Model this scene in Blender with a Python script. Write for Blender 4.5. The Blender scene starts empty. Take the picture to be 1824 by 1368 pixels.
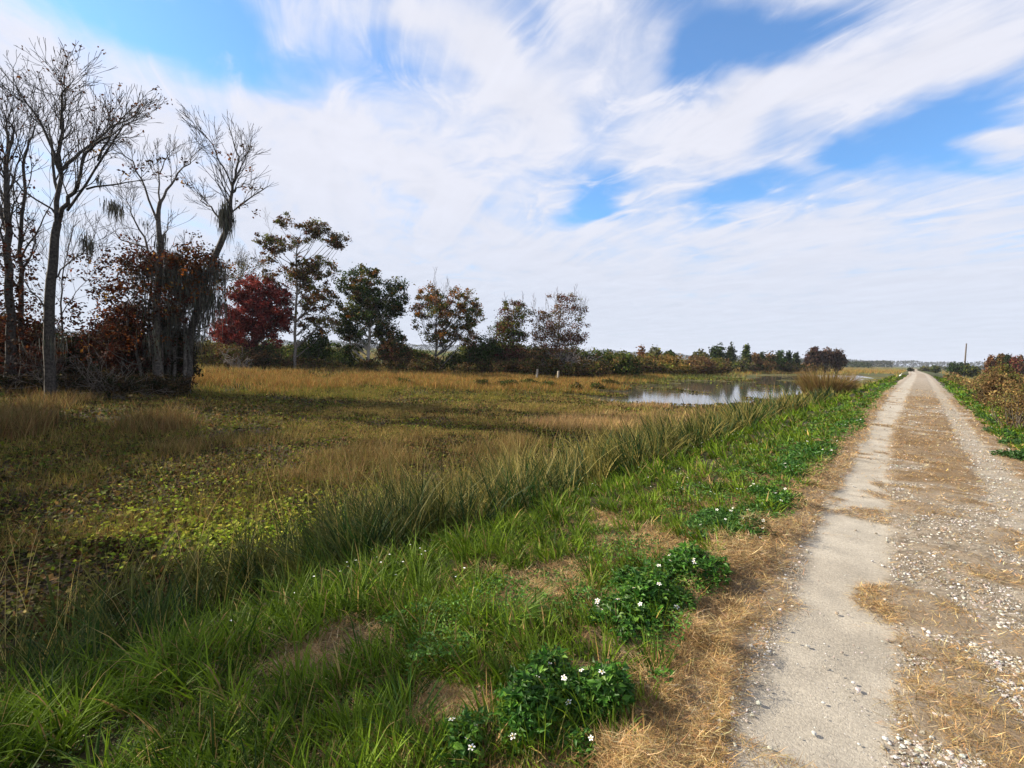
import bpy, math, time
import numpy as np
from mathutils import Matrix, Vector
T0 = time.time()
C = bpy.context.scene
COL = C.collection
R = math.radians
rng = np.random.default_rng(7)

# ------------------------------------------------------------------ camera
F_PX, PW, PH = 900.0, 1824, 1368
EYE = np.array([0.0, 0.0, 1.6])
YAW, PITCH, ROLL = R(38.853), R(-3.62), R(2.03)
FW = np.array([-math.sin(YAW)*math.cos(PITCH), math.cos(YAW)*math.cos(PITCH), math.sin(PITCH)])
_r = np.array([math.cos(YAW), math.sin(YAW), 0.0]); _u = np.cross(_r, FW)
RT = math.cos(ROLL)*_r + math.sin(ROLL)*_u
UP = -math.sin(ROLL)*_r + math.cos(ROLL)*_u
cam = bpy.data.cameras.new('camera'); camo = bpy.data.objects.new('camera', cam); COL.objects.link(camo)
cam.sensor_fit = 'HORIZONTAL'; cam.sensor_width = 36.0; cam.lens = 36.0*F_PX/PW
cam.clip_start = 0.05; cam.clip_end = 12000
camo.matrix_world = Matrix(((RT[0], UP[0], -FW[0], EYE[0]), (RT[1], UP[1], -FW[1], EYE[1]), (RT[2], UP[2], -FW[2], EYE[2]), (0, 0, 0, 1)))
C.camera = camo

def ray(px, py): return FW + (px-PW/2)/F_PX*RT - (py-PH/2)/F_PX*UP
def gp(px, py, z=0.0):
    d = ray(px, py); return EYE + d*(z-EYE[2])/d[2]
FH = np.array([-math.sin(YAW), math.cos(YAW), 0.0])
def pt(px, py, D):
    d = ray(px, py); return EYE + d*(D/(d@FH))
def photo(P):
    q = P-EYE; z = np.maximum(q@FW, 1e-3)
    x = PW/2+F_PX*(q@RT)/z; y = PH/2-F_PX*(q@UP)/z
    bad = (q@FW) < 0.05
    return np.where(bad, -9e3, x), np.where(bad, 9e3, y)
def azel(px, py):
    d = ray(px, py); d = d/np.linalg.norm(d)
    return math.degrees(math.atan2(-d[0], d[1])), math.degrees(math.asin(d[2]))

# ------------------------------------------------------------------ light
SUN_EL, SUN_TRAVEL = 29.0, 27.0
SKY_STRENGTH, SUN_STRENGTH, EXPOSURE = 0.05, 5.0, 1.12
C.view_settings.view_transform = 'Standard'; C.view_settings.look = 'None'
C.view_settings.exposure = EXPOSURE; C.view_settings.gamma = 1.0
sd = bpy.data.lights.new('sun', 'SUN'); sd.energy = SUN_STRENGTH; sd.angle = R(0.5); sd.color = (1.0, 0.88, 0.70)
so = bpy.data.objects.new('sun', sd); COL.objects.link(so)
so.rotation_euler = Vector((math.cos(R(SUN_TRAVEL))*math.cos(R(SUN_EL)), math.sin(R(SUN_TRAVEL))*math.cos(R(SUN_EL)), -math.sin(R(SUN_EL)))).to_track_quat('-Z', 'Y').to_euler()

world = bpy.data.worlds.new('World'); C.world = world; world.use_nodes = True
wn, wl = world.node_tree.nodes, world.node_tree.links
wn.clear()
def N(nodes, t, **kw):
    n = nodes.new(t)
    for k, v in kw.items(): setattr(n, k, v)
    return n
class NT:
    """tiny expression helper over a node tree"""
    def __init__(s, tree): s.n, s.l = tree.nodes, tree.links
    def put(s, sock, v):
        if isinstance(v, bpy.types.NodeSocket): s.l.new(v, sock)
        else: sock.default_value = v
    def math(s, op, a, b=0.0, c=0.0, clamp=False):
        m = N(s.n, 'ShaderNodeMath', operation=op, use_clamp=clamp)
        s.put(m.inputs[0], a); s.put(m.inputs[1], b); s.put(m.inputs[2], c); return m.outputs[0]
    def ramp(s, v, a, b, lo=0.0, hi=1.0, smooth=True):
        m = N(s.n, 'ShaderNodeMapRange', interpolation_type='SMOOTHSTEP' if smooth else 'LINEAR')
        for i, x in enumerate((v, a, b, lo, hi)): s.put(m.inputs[i], x)
        return m.outputs[0]
    def mix(s, f, a, b, blend='MIX'):
        m = N(s.n, 'ShaderNodeMix', data_type='RGBA', blend_type=blend)
        s.put(m.inputs[0], f); s.put(m.inputs[6], a); s.put(m.inputs[7], b); return m.outputs[2]
    def noise(s, vec, scale, detail=4, rough=0.55, dist=0.0):
        m = N(s.n, 'ShaderNodeTexNoise')
        if vec is not None: s.l.new(vec, m.inputs['Vector'])
        m.inputs['Scale'].default_value = scale; m.inputs['Detail'].default_value = detail
        m.inputs['Roughness'].default_value = rough; m.inputs['Distortion'].default_value = dist
        return m.outputs[0]
    def comb(s, x, y, z=0.0):
        m = N(s.n, 'ShaderNodeCombineXYZ'); s.put(m.inputs[0], x); s.put(m.inputs[1], y); s.put(m.inputs[2], z); return m.outputs[0]
W_ = NT(world.node_tree)
sky = N(wn, 'ShaderNodeTexSky', sky_type='NISHITA'); sky.sun_disc = False
sky.sun_elevation = R(SUN_EL); sky.sun_rotation = R(243); sky.air_density = 1.0; sky.dust_density = 0.6; sky.ozone_density = 1.5
tc = N(wn, 'ShaderNodeTexCoord'); sep = N(wn, 'ShaderNodeSeparateXYZ'); wl.new(tc.outputs['Generated'], sep.inputs[0])
dx, dy, dz = sep.outputs
az = W_.math('MULTIPLY', W_.math('ARCTAN2', W_.math('MULTIPLY', dx, -1.0), dy), 57.2958)
el = W_.math('MULTIPLY', W_.math('ARCSINE', dz), 57.2958)
zz = W_.math('ADD', W_.math('MAXIMUM', dz, 0.0), 0.07)
cx, cy = W_.math('DIVIDE', dx, zz), W_.math('DIVIDE', dy, zz)
ha = R(33)                      # cirrus streaks run along this heading
along = W_.math('ADD', W_.math('MULTIPLY', cx, -math.sin(ha)), W_.math('MULTIPLY', cy, math.cos(ha)))
across = W_.math('ADD', W_.math('MULTIPLY', cx, math.cos(ha)), W_.math('MULTIPLY', cy, math.sin(ha)))
pvec = W_.comb(along, across)
warp = W_.noise(pvec, 0.55, 3, 0.5)
warp2 = W_.math('MULTIPLY', W_.math('SUBTRACT', warp, 0.5), 2.2)
fib = W_.noise(W_.comb(W_.math('ADD', W_.math('MULTIPLY', along, 0.62), warp2), W_.math('ADD', W_.math('MULTIPLY', across, 1.1), warp2)), 1.25, 6, 0.56, 0.5)
fine = W_.noise(W_.comb(W_.math('ADD', W_.math('MULTIPLY', along, 1.0), W_.math('MULTIPLY', warp2, 1.2)), W_.math('ADD', W_.math('MULTIPLY', across, 2.0), W_.math('MULTIPLY', along, 0.9))), 2.1, 9, 0.60, 0.9)
puff = W_.noise(pvec, 2.6, 6, 0.6, 0.6)
wz = W_.math('MULTIPLY', W_.math('SUBTRACT', W_.noise(pvec, 1.4, 4, 0.55), 0.5), 11.0)
wz2 = W_.math('MULTIPLY', W_.math('SUBTRACT', W_.noise(W_.comb(across, along, 3.0), 1.6, 4, 0.55), 0.5), 8.0)
aev = W_.comb(W_.math('ADD', az, wz), W_.math('ADD', el, wz2))
# thin and thick places of the cirrus sheet: (end, end, half width, weight)
THIN = [((-60, -10), (560, -10), 60, 1.0), ((150, 10), (620, 160), 72, 1.15), ((560, 90), (760, 130), 70, .6), ((930, -20), (950, 180), 55, .75),
        ((1200, 160), (1440, 20), 56, 1.1), ((1320, 100), (1660, 10), 50, 1.0), ((1230, 40), (1260, 160), 60, .8), ((1000, 380), (1115, 325), 34, 1.0),
        ((1200, 380), (1460, 310), 36, 1.1), ((1420, 330), (1600, 230), 44, 1.0), ((1520, 290), (1860, 130), 70, 1.25),
        ((1330, 240), (1420, 200), 30, .5), ((540, 170), (900, 190), 50, .35), ((620, 300), (760, 390), 46, .5), ((1120, 190), (1010, 300), 40, .5), ((1700, 300), (1860, 260), 26, .5), ((1150, 520), (1300, 515), 12, .3), ((430, -60), (900, -90), 60, .8), ((1100, -60), (1400, -100), 90, .8)]
THICK = [((1180, 260), (1500, 130), 60, .6), ((1450, 140), (1860, 20), 66, .8), ((820, 20), (1000, 230), 62, .55), ((-60, 90), (150, 240), 60, .6), ((300, 230), (900, 300), 110, .5), ((640, 20), (820, 20), 40, .4), ((1560, 200), (1580, 290), 22, .5), ((1400, 300), (1500, 320), 22, .45), ((1700, 260), (1860, 225), 22, .8)]
cov = None
for lst, sg in ((THIN, -1), (THICK, 1)):
    for (a, b, hw, wt) in lst:
        A, B = azel(*a), azel(*b)
        mid = ((A[0]+B[0])/2, (A[1]+B[1])/2); L = math.hypot(B[0]-A[0], B[1]-A[1])
        m0 = ((a[0]+b[0])/2, (a[1]+b[1])/2); q = azel(m0[0], m0[1]-hw); wdeg = abs(q[1]-azel(*m0)[1])
        mp = N(wn, 'ShaderNodeMapping', vector_type='TEXTURE'); wl.new(aev, mp.inputs['Vector'])
        mp.inputs['Location'].default_value = (mid[0], mid[1], 0)
        mp.inputs['Rotation'].default_value = (0, 0, math.atan2(B[1]-A[1], B[0]-A[0]))
        mp.inputs['Scale'].default_value = (L/2+wdeg*1.2, wdeg*1.9, 1)
        g = N(wn, 'ShaderNodeTexGradient', gradient_type='SPHERICAL'); wl.new(mp.outputs[0], g.inputs[0])
        t = W_.math('MULTIPLY', W_.ramp(g.outputs[1], 0.0, 0.9), sg*wt)
        cov = t if cov is None else W_.math('ADD', cov, t)
lowsheet = W_.ramp(el, 17.0, 3.0, 0.0, 0.55)
cov = W_.math('ADD', W_.math('ADD', W_.math('MULTIPLY', cov, 0.86), 0.60), lowsheet)
cov = W_.math('ADD', cov, W_.math('MULTIPLY', W_.math('SUBTRACT', fib, 0.5), 1.35))
cov = W_.math('ADD', cov, W_.math('MULTIPLY', W_.math('SUBTRACT', fine, 0.5), 1.25))
cov = W_.math('ADD', cov, W_.math('MULTIPLY', W_.math('SUBTRACT', puff, 0.5), 0.7))
cov = W_.math('ADD', cov, W_.math('MULTIPLY', W_.ramp(fine, .50, .72), .30))
alpha = W_.ramp(cov, -0.38, 1.0, 0.06, 0.97)
blue = W_.mix(1.0, sky.outputs[0], (1.02, 1.72, 2.30, 1), 'MULTIPLY')
blue = W_.mix(1.0, blue, (SKY_STRENGTH,)*3+(1,), 'MULTIPLY')
shade = W_.math('ADD', W_.math('MULTIPLY', W_.math('SUBTRACT', fine, 0.5), 0.22), W_.math('MULTIPLY', W_.math('SUBTRACT', puff, 0.5), 0.16))
cb = W_.math('ADD', W_.ramp(el, 2.0, 24.0, 0.370, 0.408), W_.math('MULTIPLY', shade, 0.30))
cloudc = W_.mix(W_.ramp(el, 0.0, 20.0), (0.90, 0.955, 1.11, 1), (0.955, 0.965, 1.07, 1))
cl = N(wn, 'ShaderNodeVectorMath', operation='SCALE'); wl.new(cloudc, cl.inputs[0]); wl.new(cb, cl.inputs['Scale'])
skyc = W_.mix(alpha, blue, cl.outputs[0])
bg = N(wn, 'ShaderNodeBackground'); wl.new(skyc, bg.inputs[0]); bg.inputs[1].default_value = 1.0
wo = N(wn, 'ShaderNodeOutputWorld'); wl.new(bg.outputs[0], wo.inputs[0])
world.cycles.sampling_method = 'MANUAL'; world.cycles.sample_map_resolution = 512

# ------------------------------------------------------------------ helpers
def tag(o, label=None, cat=None, group=None, kind=None):
    if label: o['label'] = label
    if cat: o['category'] = cat
    if group: o['group'] = group
    if kind: o['kind'] = kind
    return o
def empty(name, loc, label, cat, group=None):
    o = bpy.data.objects.new(name, None); COL.objects.link(o); o.location = tuple(loc); return tag(o, label, cat, group)
def mesh(name, V, Fs, mats, col=None, parent=None, smooth=False, fmat=None, attrs=None):
    """V (n,3); Fs: array or list of arrays of faces with a fixed corner count each"""
    if not isinstance(Fs, (list, tuple)): Fs = [Fs]
    if not isinstance(mats, (list, tuple)): mats = [mats]
    Fs = [np.asarray(f, dtype=np.int32) for f in Fs if len(f)]
    V = np.asarray(V, dtype=np.float32)
    if parent is not None: V = V-np.array(parent.location, dtype=np.float32)
    me = bpy.data.meshes.new(name)
    me.vertices.add(len(V)); me.vertices.foreach_set('co', V.ravel())
    loops = np.concatenate([f.ravel() for f in Fs]); cnt = np.concatenate([np.full(len(f), f.shape[1], np.int32) for f in Fs])
    me.loops.add(len(loops)); me.loops.foreach_set('vertex_index', loops)
    me.polygons.add(len(cnt)); me.polygons.foreach_set('loop_start', np.concatenate([[0], np.cumsum(cnt)[:-1]]).astype(np.int32))
    if fmat is not None: me.polygons.foreach_set('material_index', np.asarray(fmat, dtype=np.int32))
    me.polygons.foreach_set('use_smooth', np.full(len(cnt), bool(smooth)))
    if col is not None:
        a = me.attributes.new('Col', 'FLOAT_COLOR', 'POINT')
        c4 = np.ones((len(V), 4), np.float32); c4[:, :3] = col; a.data.foreach_set('color', c4.ravel())
    for k, v in (attrs or {}).items():
        a = me.attributes.new(k, 'FLOAT', 'POINT'); a.data.foreach_set('value', np.asarray(v, np.float32))
    for m in mats: me.materials.append(m)
    me.update(calc_edges=True)
    o = bpy.data.objects.new(name, me); COL.objects.link(o)
    if parent is not None: o.parent = parent
    return o
class Bag:
    def __init__(s): s.V, s.F3, s.F4, s.C, s.n = [], [], [], [], 0
    def add(s, V, F, Cc):
        if len(V) == 0: return
        s.V.append(V); (s.F3 if F.shape[1] == 3 else s.F4).append(F+s.n)
        Cc = np.asarray(Cc, float); s.C.append(np.broadcast_to(Cc, (len(V), 3))); s.n += len(V)
    def build(s, name, mat, parent=None, smooth=False):
        Fs = [np.concatenate(f) for f in (s.F3, s.F4) if f]
        return mesh(name, np.concatenate(s.V), Fs, mat, np.concatenate(s.C), parent, smooth)
def _h(ix, iy, s):
    n = (ix.astype(np.int64)*374761393+iy.astype(np.int64)*668265263+s*1274126177) & 0xffffffff
    n = ((n ^ (n >> 13))*1274126177) & 0xffffffff
    return ((n ^ (n >> 16)) & 0xffff)/65535.0
def vn(x, y, s=0):
    ix, iy = np.floor(x), np.floor(y); fx, fy = x-ix, y-iy
    fx, fy = fx*fx*(3-2*fx), fy*fy*(3-2*fy); ix = ix.astype(np.int64); iy = iy.astype(np.int64)
    a, b, c, d = _h(ix, iy, s), _h(ix+1, iy, s), _h(ix, iy+1, s), _h(ix+1, iy+1, s)
    return (a*(1-fx)+b*fx)*(1-fy)+(c*(1-fx)+d*fx)*fy
def fbm(x, y, sc, oc=4, s=0, g=0.5):
    x = np.asarray(x, float)/sc; y = np.asarray(y, float)/sc; t = 0; a = 1; w = 0
    for i in range(oc): t = t+a*vn(x*2**i+17.3*i, y*2**i-9.1*i, s+i); w += a; a *= g
    return t/w
def ss(v, a, b): t = np.clip((v-a)/(b-a), 0, 1); return t*t*(3-2*t)
def inpoly(x, y, poly):
    x = np.asarray(x); y = np.asarray(y); r = np.zeros(x.shape, bool); n = len(poly)
    for i in range(n):
        (x1, y1), (x2, y2) = poly[i], poly[(i+1) % n]
        if y1 == y2: continue
        c = ((y1 > y) != (y2 > y)) & (x < (x2-x1)*(y-y1)/(y2-y1)+x1); r ^= c
    return r
def unit(v): return v/np.maximum(np.linalg.norm(v, axis=-1, keepdims=True), 1e-9)
def polar(n, r0, r1, p=2.0, h0=-24, h1=104):
    u = rng.random(n)
    if abs(p-2) < 1e-6: r = r0*(r1/r0)**u
    else: r = (r0**(2-p)+u*(r1**(2-p)-r0**(2-p)))**(1/(2-p))
    a = R(h0)+rng.random(n)*R(h1-h0)
    return -np.sin(a)*r, np.cos(a)*r, r
def pal(n, cols, wts=None, jit=0.18):
    cols = np.array(cols, float); w = np.array(wts, float)/sum(wts) if wts else None
    if w is not None: w = w[:len(cols)]/sum(w[:len(cols)])
    c = cols[rng.choice(len(cols), n, p=w)]
    return np.clip(c*(1+rng.normal(0, jit, (n, 1)))*(1+rng.normal(0, jit*.35, (n, 3))), 0.003, .9)
def blades(P, L, Wd, az_, lean, bend, col, segs=3):
    """grass blades as tapering bent ribbons; lean/bend are angles from vertical at foot and added to the tip"""
    n = len(P); L = np.broadcast_to(L, n); Wd = np.broadcast_to(Wd, n)
    d = np.stack([np.cos(az_), np.sin(az_), np.zeros(n)], 1)
    tw = rng.random(n)*np.pi
    s = np.stack([np.cos(az_+tw), np.sin(az_+tw), np.zeros(n)], 1)*(Wd/2)[:, None]
    rows = []; p = P.copy()
    for k in range(segs+1):
        w = (1.0, .95, .8, .55, .3)[k] if segs == 4 else ((1.0, .9, .6)[k] if k < segs and segs == 3 else (1.0, .8)[min(k, 1)])
        if k < segs: rows += [p-s*w, p+s*w]
        else: rows += [p]
        a = lean+bend*(k+.5)/segs
        p = p+(d*np.sin(a)[:, None]+np.array([0, 0, 1.])*np.cos(a)[:, None])*(L/segs)[:, None]
    m = 2*segs+1
    V = np.stack(rows, 1).reshape(-1, 3); b = (np.arange(n)*m)[:, None]; f = []
    for k in range(segs-1):
        f += [b+[2*k, 2*k+1, 2*k+3], b+[2*k, 2*k+3, 2*k+2]]
    f += [b+[2*segs-2, 2*segs-1, 2*segs]]
    return V, np.concatenate(f), np.repeat(col, m, 0)
def leaves(P, D, Nn, L, Wd, col, fold=0.25):
    """pointed leaves: D along, Nn normal; six corners, folded along the midrib"""
    n = len(P); L = np.broadcast_to(L, n)[:, None]; Wd = np.broadcast_to(Wd, n)[:, None]
    D = unit(D); S = unit(np.cross(Nn, D)); U = np.cross(D, S)
    a = P; b = P+D*L*.38+S*Wd*.5+U*Wd*fold; c = P+D*L*.38-S*Wd*.5+U*Wd*fold; m = P+D*L*.42; e = P+D*L-U*L*.12
    V = np.stack([a, b, m, c, e], 1).reshape(-1, 3); k = (np.arange(n)*5)[:, None]
    return V, np.concatenate([k+[0, 2, 1], k+[0, 3, 2], k+[2, 4, 1], k+[3, 4, 2]]), np.repeat(col, 5, 0)
def chips(P, size, col, flat=0.0, asp=0.62):
    """small diamond leaves in random orientation"""
    n = len(P); D = rng.normal(size=(n, 3)); D[:, 2] *= (1-flat); D = unit(D)
    Nn = rng.normal(size=(n, 3)); Nn[:, 2] += flat*3; S = unit(np.cross(Nn, D)); U = np.cross(D, S)
    s = np.broadcast_to(size, n)[:, None]
    V = np.stack([P-D*s*.5, P+S*s*.5*asp+U*s*.08, P+D*s*.5, P-S*s*.5*asp+U*s*.08], 1).reshape(-1, 3)
    k = (np.arange(n)*4)[:, None]
    return V, np.concatenate([k+[0, 1, 2], k+[0, 2, 3]]), np.repeat(col, 4, 0)
def tubes(A, B, ra, rb, col, k=5):
    A = np.asarray(A, float); B = np.asarray(B, float); n = len(A); d = unit(B-A)
    ref = np.where(np.abs(d[:, 2:3]) > .9, np.array([[1., 0, 0]]), np.array([[0, 0, 1.]]))
    s = unit(np.cross(d, ref)); t = np.cross(d, s); ra = np.asarray(ra, float)[:, None]; rb = np.asarray(rb, float)[:, None]
    rows = []
    for (Q, r) in ((A-d*ra*.25, ra), (B+d*rb*.25, rb)):
        for i in range(k):
            a = 2*math.pi*i/k; rows.append(Q+(s*math.cos(a)+t*math.sin(a))*r)
    V = np.stack(rows, 1).reshape(-1, 3); b = (np.arange(n)*2*k)[:, None]
    F = np.concatenate([b+[i, (i+1) % k, k+(i+1) % k, k+i] for i in range(k)])
    return V, F, np.repeat(np.broadcast_to(col, (n, 3)), 2*k, 0)

# ------------------------------------------------------------------ materials
def mat(name): m = bpy.data.materials.new(name); m.use_nodes = True; m.node_tree.nodes.clear(); return m, NT(m.node_tree)
def veg(name, rough=0.55, trans=0.3, spec=0.35, nscale=9.0, namt=0.35):
    m, t = mat(name); a = N(t.n, 'ShaderNodeAttribute'); a.attribute_name = 'Col'
    g = N(t.n, 'ShaderNodeNewGeometry'); v = t.noise(g.outputs['Position'], nscale, 2)
    f = t.ramp(v, .3, .7, .82*(1-namt), .82*(1+namt))
    sc = N(t.n, 'ShaderNodeVectorMath', operation='SCALE'); t.l.new(a.outputs['Color'], sc.inputs[0]); t.l.new(f, sc.inputs['Scale'])
    p = N(t.n, 'ShaderNodeBsdfPrincipled'); t.l.new(sc.outputs[0], p.inputs['Base Color'])
    p.inputs['Roughness'].default_value = rough; p.inputs['Specular IOR Level'].default_value = spec
    o = N(t.n, 'ShaderNodeOutputMaterial')
    if trans > 0:
        tr = N(t.n, 'ShaderNodeBsdfTranslucent'); t.l.new(sc.outputs[0], tr.inputs[0])
        mx = N(t.n, 'ShaderNodeMixShader'); mx.inputs[0].default_value = trans
        t.l.new(p.outputs[0], mx.inputs[1]); t.l.new(tr.outputs[0], mx.inputs[2]); t.l.new(mx.outputs[0], o.inputs[0])
    else: t.l.new(p.outputs[0], o.inputs[0])
    return m
M_GRASS = veg('green_blades', .6, .27, .16, 3.0, .25)
M_DRY = veg('dry_blades', .8, .25, .08, 2.0, .25)
M_STRAW = veg('straw', .6, .15, .3, 14.0, .35)
M_LEAF = veg('leaves', .75, .28, .08, 2.0, .3)
M_HERB = veg('herb_leaves', .5, .25, .25, 30.0, .25)
M_BARK = veg('bark', .9, 0, .15, 12.0, .45)
M_MOSS = veg('spanish_moss', .9, .12, .1, 6.0, .3)
def groundmat(name, rough, nA, nB, bump, bscale, amt=.5):
    m, t = mat(name); a = N(t.n, 'ShaderNodeAttribute'); a.attribute_name = 'Col'
    g = N(t.n, 'ShaderNodeNewGeometry'); P = g.outputs['Position']
    v1 = t.noise(P, nA, 5, .65); v2 = t.noise(P, nB, 4, .6)
    f = t.math('MULTIPLY', t.ramp(v1, .25, .75, .80*(1-amt), .80*(1+amt)), t.ramp(v2, .3, .7, 1-amt*.5, 1+amt*.5))
    sc = N(t.n, 'ShaderNodeVectorMath', operation='SCALE'); t.l.new(a.outputs['Color'], sc.inputs[0]); t.l.new(f, sc.inputs['Scale'])
    p = N(t.n, 'ShaderNodeBsdfPrincipled'); t.l.new(sc.outputs[0], p.inputs['Base Color'])
    p.inputs['Roughness'].default_value = rough; p.inputs['Specular IOR Level'].default_value = .15
    b = N(t.n, 'ShaderNodeBump'); b.inputs['Strength'].default_value = bump; b.inputs['Distance'].default_value = .02
    t.l.new(t.noise(P, bscale, 6, .7), b.inputs['Height']); t.l.new(b.outputs[0], p.inputs['Normal'])
    o = N(t.n, 'ShaderNodeOutputMaterial'); t.l.new(p.outputs[0], o.inputs[0]); return m
M_GROUND = groundmat('soil_and_sward', .95, 3.0, .15, .5, 14.0, .45)
M_ROAD = groundmat('packed_limerock', .95, 60.0, 2.5, .6, 110.0, .22)
m, t = mat('pond_water')
p = N(t.n, 'ShaderNodeBsdfPrincipled'); p.inputs['Base Color'].default_value = (.07, .066, .05, 1); p.inputs['Roughness'].default_value = .03
p.inputs['IOR'].default_value = 1.33; b = N(t.n, 'ShaderNodeBump'); b.inputs['Strength'].default_value = .06; b.inputs['Distance'].default_value = .03
g = N(t.n, 'ShaderNodeNewGeometry'); t.l.new(t.noise(g.outputs['Position'], 5.0, 3), b.inputs['Height']); t.l.new(b.outputs[0], p.inputs['Normal'])
o = N(t.n, 'ShaderNodeOutputMaterial'); t.l.new(p.outputs[0], o.inputs[0]); M_WATER = m
M_STONE = groundmat('limestone', .85, 90.0, 20.0, .3, 160.0, .25)
def plain(name, colr, rough=.6, n=25.0, amt=.2):
    m, t = mat(name); g = N(t.n, 'ShaderNodeNewGeometry'); v = t.ramp(t.noise(g.outputs['Position'], n, 4), .25, .75, 1-amt, 1+amt)
    sc = N(t.n, 'ShaderNodeVectorMath', operation='SCALE'); sc.inputs[0].default_value = colr; t.l.new(v, sc.inputs['Scale'])
    p = N(t.n, 'ShaderNodeBsdfPrincipled'); t.l.new(sc.outputs[0], p.inputs['Base Color']); p.inputs['Roughness'].default_value = rough
    o = N(t.n, 'ShaderNodeOutputMaterial'); t.l.new(p.outputs[0], o.inputs[0]); return m
M_PETAL = plain('white_petals', (.82, .82, .78), .6, 40, .05)
M_YELLOW = plain('flower_centre', (.65, .42, .03), .7)
M_POST = plain('weathered_wood', (.36, .32, .25), .9, 30, .35)
M_POLE = plain('pole_wood', (.10, .08, .06), .9, 12, .3)
M_FEATHER = plain('white_feathers', (.8, .8, .76), .8, 30, .05)
M_BEAK = plain('yellow_beak', (.6, .38, .05), .5)
M_LEG = plain('dark_leg', (.04, .04, .03), .6)

# ------------------------------------------------------------------ terrain
MZ = -0.9
POND = [(955, 702), (1040, 696), (1105, 694), (1135, 687), (1170, 683), (1215, 679), (1250, 677), (1290, 677), (1330, 677), (1350, 670), (1370, 668.5), (1420, 667.5), (1480, 668), (1540, 669), (1545, 673), (1500, 683), (1440, 700), (1390, 710), (1330, 716), (1230, 719), (1150, 717), (1060, 714)]
def edgeL(y): return -0.90-0.15*ss(y, 1.9, 3.0)-0.6*ss(y, 5, 45)-0.2*(fbm(y, y*0+3, 1.1, 3, 5)-.5)*2
def gz(x, y):
    x = np.asarray(x, float); y = np.asarray(y, float)
    w = 0.35*(fbm(x*.3, y, 3.5, 3, 11)-.5)
    z = -0.12*ss(x, -1.1, -3.0)-0.78*ss(x+w, -3.05, -4.9)
    z = z-.16*ss(x, -2.95, -3.3)*ss(x, -3.95, -3.55)
    z = z-0.10*ss(x, 1.5, 2.6)-0.6*ss(x+w, 2.6, 4.8)
    off = ss(np.abs(x-.25), 1.2, 1.9)
    z = z+off*(fbm(x, y, .5, 3, 21)-.5)*.05
    far = ss(x, -4.3, -5.6)
    n1 = fbm(x, y, 2.8, 4, 31)
    z = z+far*((n1-.46)*.16)
    px, py = photo(np.stack([x, y, np.full_like(x, MZ)], -1))
    jx = px+(fbm(x, y, 3., 3, 41)-.5)*46; jy = py+(fbm(x, y, 3., 3, 42)-.5)*16*np.clip(30/np.hypot(x, y), .2, 1)
    pond = inpoly(jx, jy, POND) & (x < -5.2)
    isl = fbm(x*.6, y, 2.4, 4, 32)
    z = np.where(pond, MZ-.25+.24*ss(isl, .66, .68), z)
    return z
def pondmask(x, y, grow=0):
    dry_ = fbm(x*.6, y, 2.4, 4, 32) > .67
    px, py = photo(np.stack([x, y, np.full_like(x, MZ)], -1))
    return inpoly(px+(fbm(x, y, 3., 3, 41)-.5)*46, py+(fbm(x, y, 3., 3, 42)-.5)*16*np.clip(30/np.hypot(x, y), .2, 1), POND) & (x < -5.2) & ~dry_
WATER_Z = MZ-.045
HN, RN = 900, 330
hh = np.linspace(0, 2*np.pi, HN, endpoint=False); rr = np.concatenate([[0.02], 0.4*(4200/.4)**(np.linspace(0, 1, RN-1))])
A_, B_ = np.meshgrid(hh, rr); gx, gy = -np.sin(A_)*B_, np.cos(A_)*B_
gx, gy = gx.ravel(), gy.ravel(); gzv = gz(gx, gy); rad = B_.ravel()
gzv = np.where((rad > 400) & (np.abs(gx) > 30), MZ+.02, gzv)
gzv = gzv-.10*ss(gx, -1.75, -1.3)*ss(gx, 1.7, 1.35)*(gy < 420)
idx = np.arange(HN*RN).reshape(RN, HN)
Fg = np.stack([idx[:-1], np.roll(idx, -1, 1)[:-1], np.roll(idx, -1, 1)[1:], idx[1:]], -1).reshape(-1, 4)
n1 = fbm(gx, gy, 2.2, 4, 51)[:, None]; n2 = fbm(gx, gy, 14, 3, 52)[:, None]
mud = np.array([.030, .022, .013])*(1-n1)+np.array([.050, .038, .017])*n1
far_c = np.array([.11, .085, .028])*(1-n2)+np.array([.085, .10, .03])*n2
k = ss(rad, 22, 60)[:, None]; gc = mud*(1-k)+far_c*k
kk = ((gx > -3.3) & (gx < 5))[:, None]
bankc = np.array([.050, .036, .018])*(1-n1)+np.array([.025, .034, .010])*n1
gc = np.where(kk, bankc, gc)
fg = ss(rad, 90, 200)[:, None]; gc = gc*(1-fg)+np.array([.075, .088, .03])*fg
tag(mesh('ground', np.stack([gx, gy, gzv], 1), Fg, M_GROUND, gc, smooth=True), kind='structure')
wx = [(-75, -30), (-4.6, -30), (-4.6, 240), (-75, 240)]
wm = mesh('water', np.array([(x, y, WATER_Z) for x, y in wx]), np.array([[0, 1, 2, 3]]), M_WATER); tag(wm, kind='structure')

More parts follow.
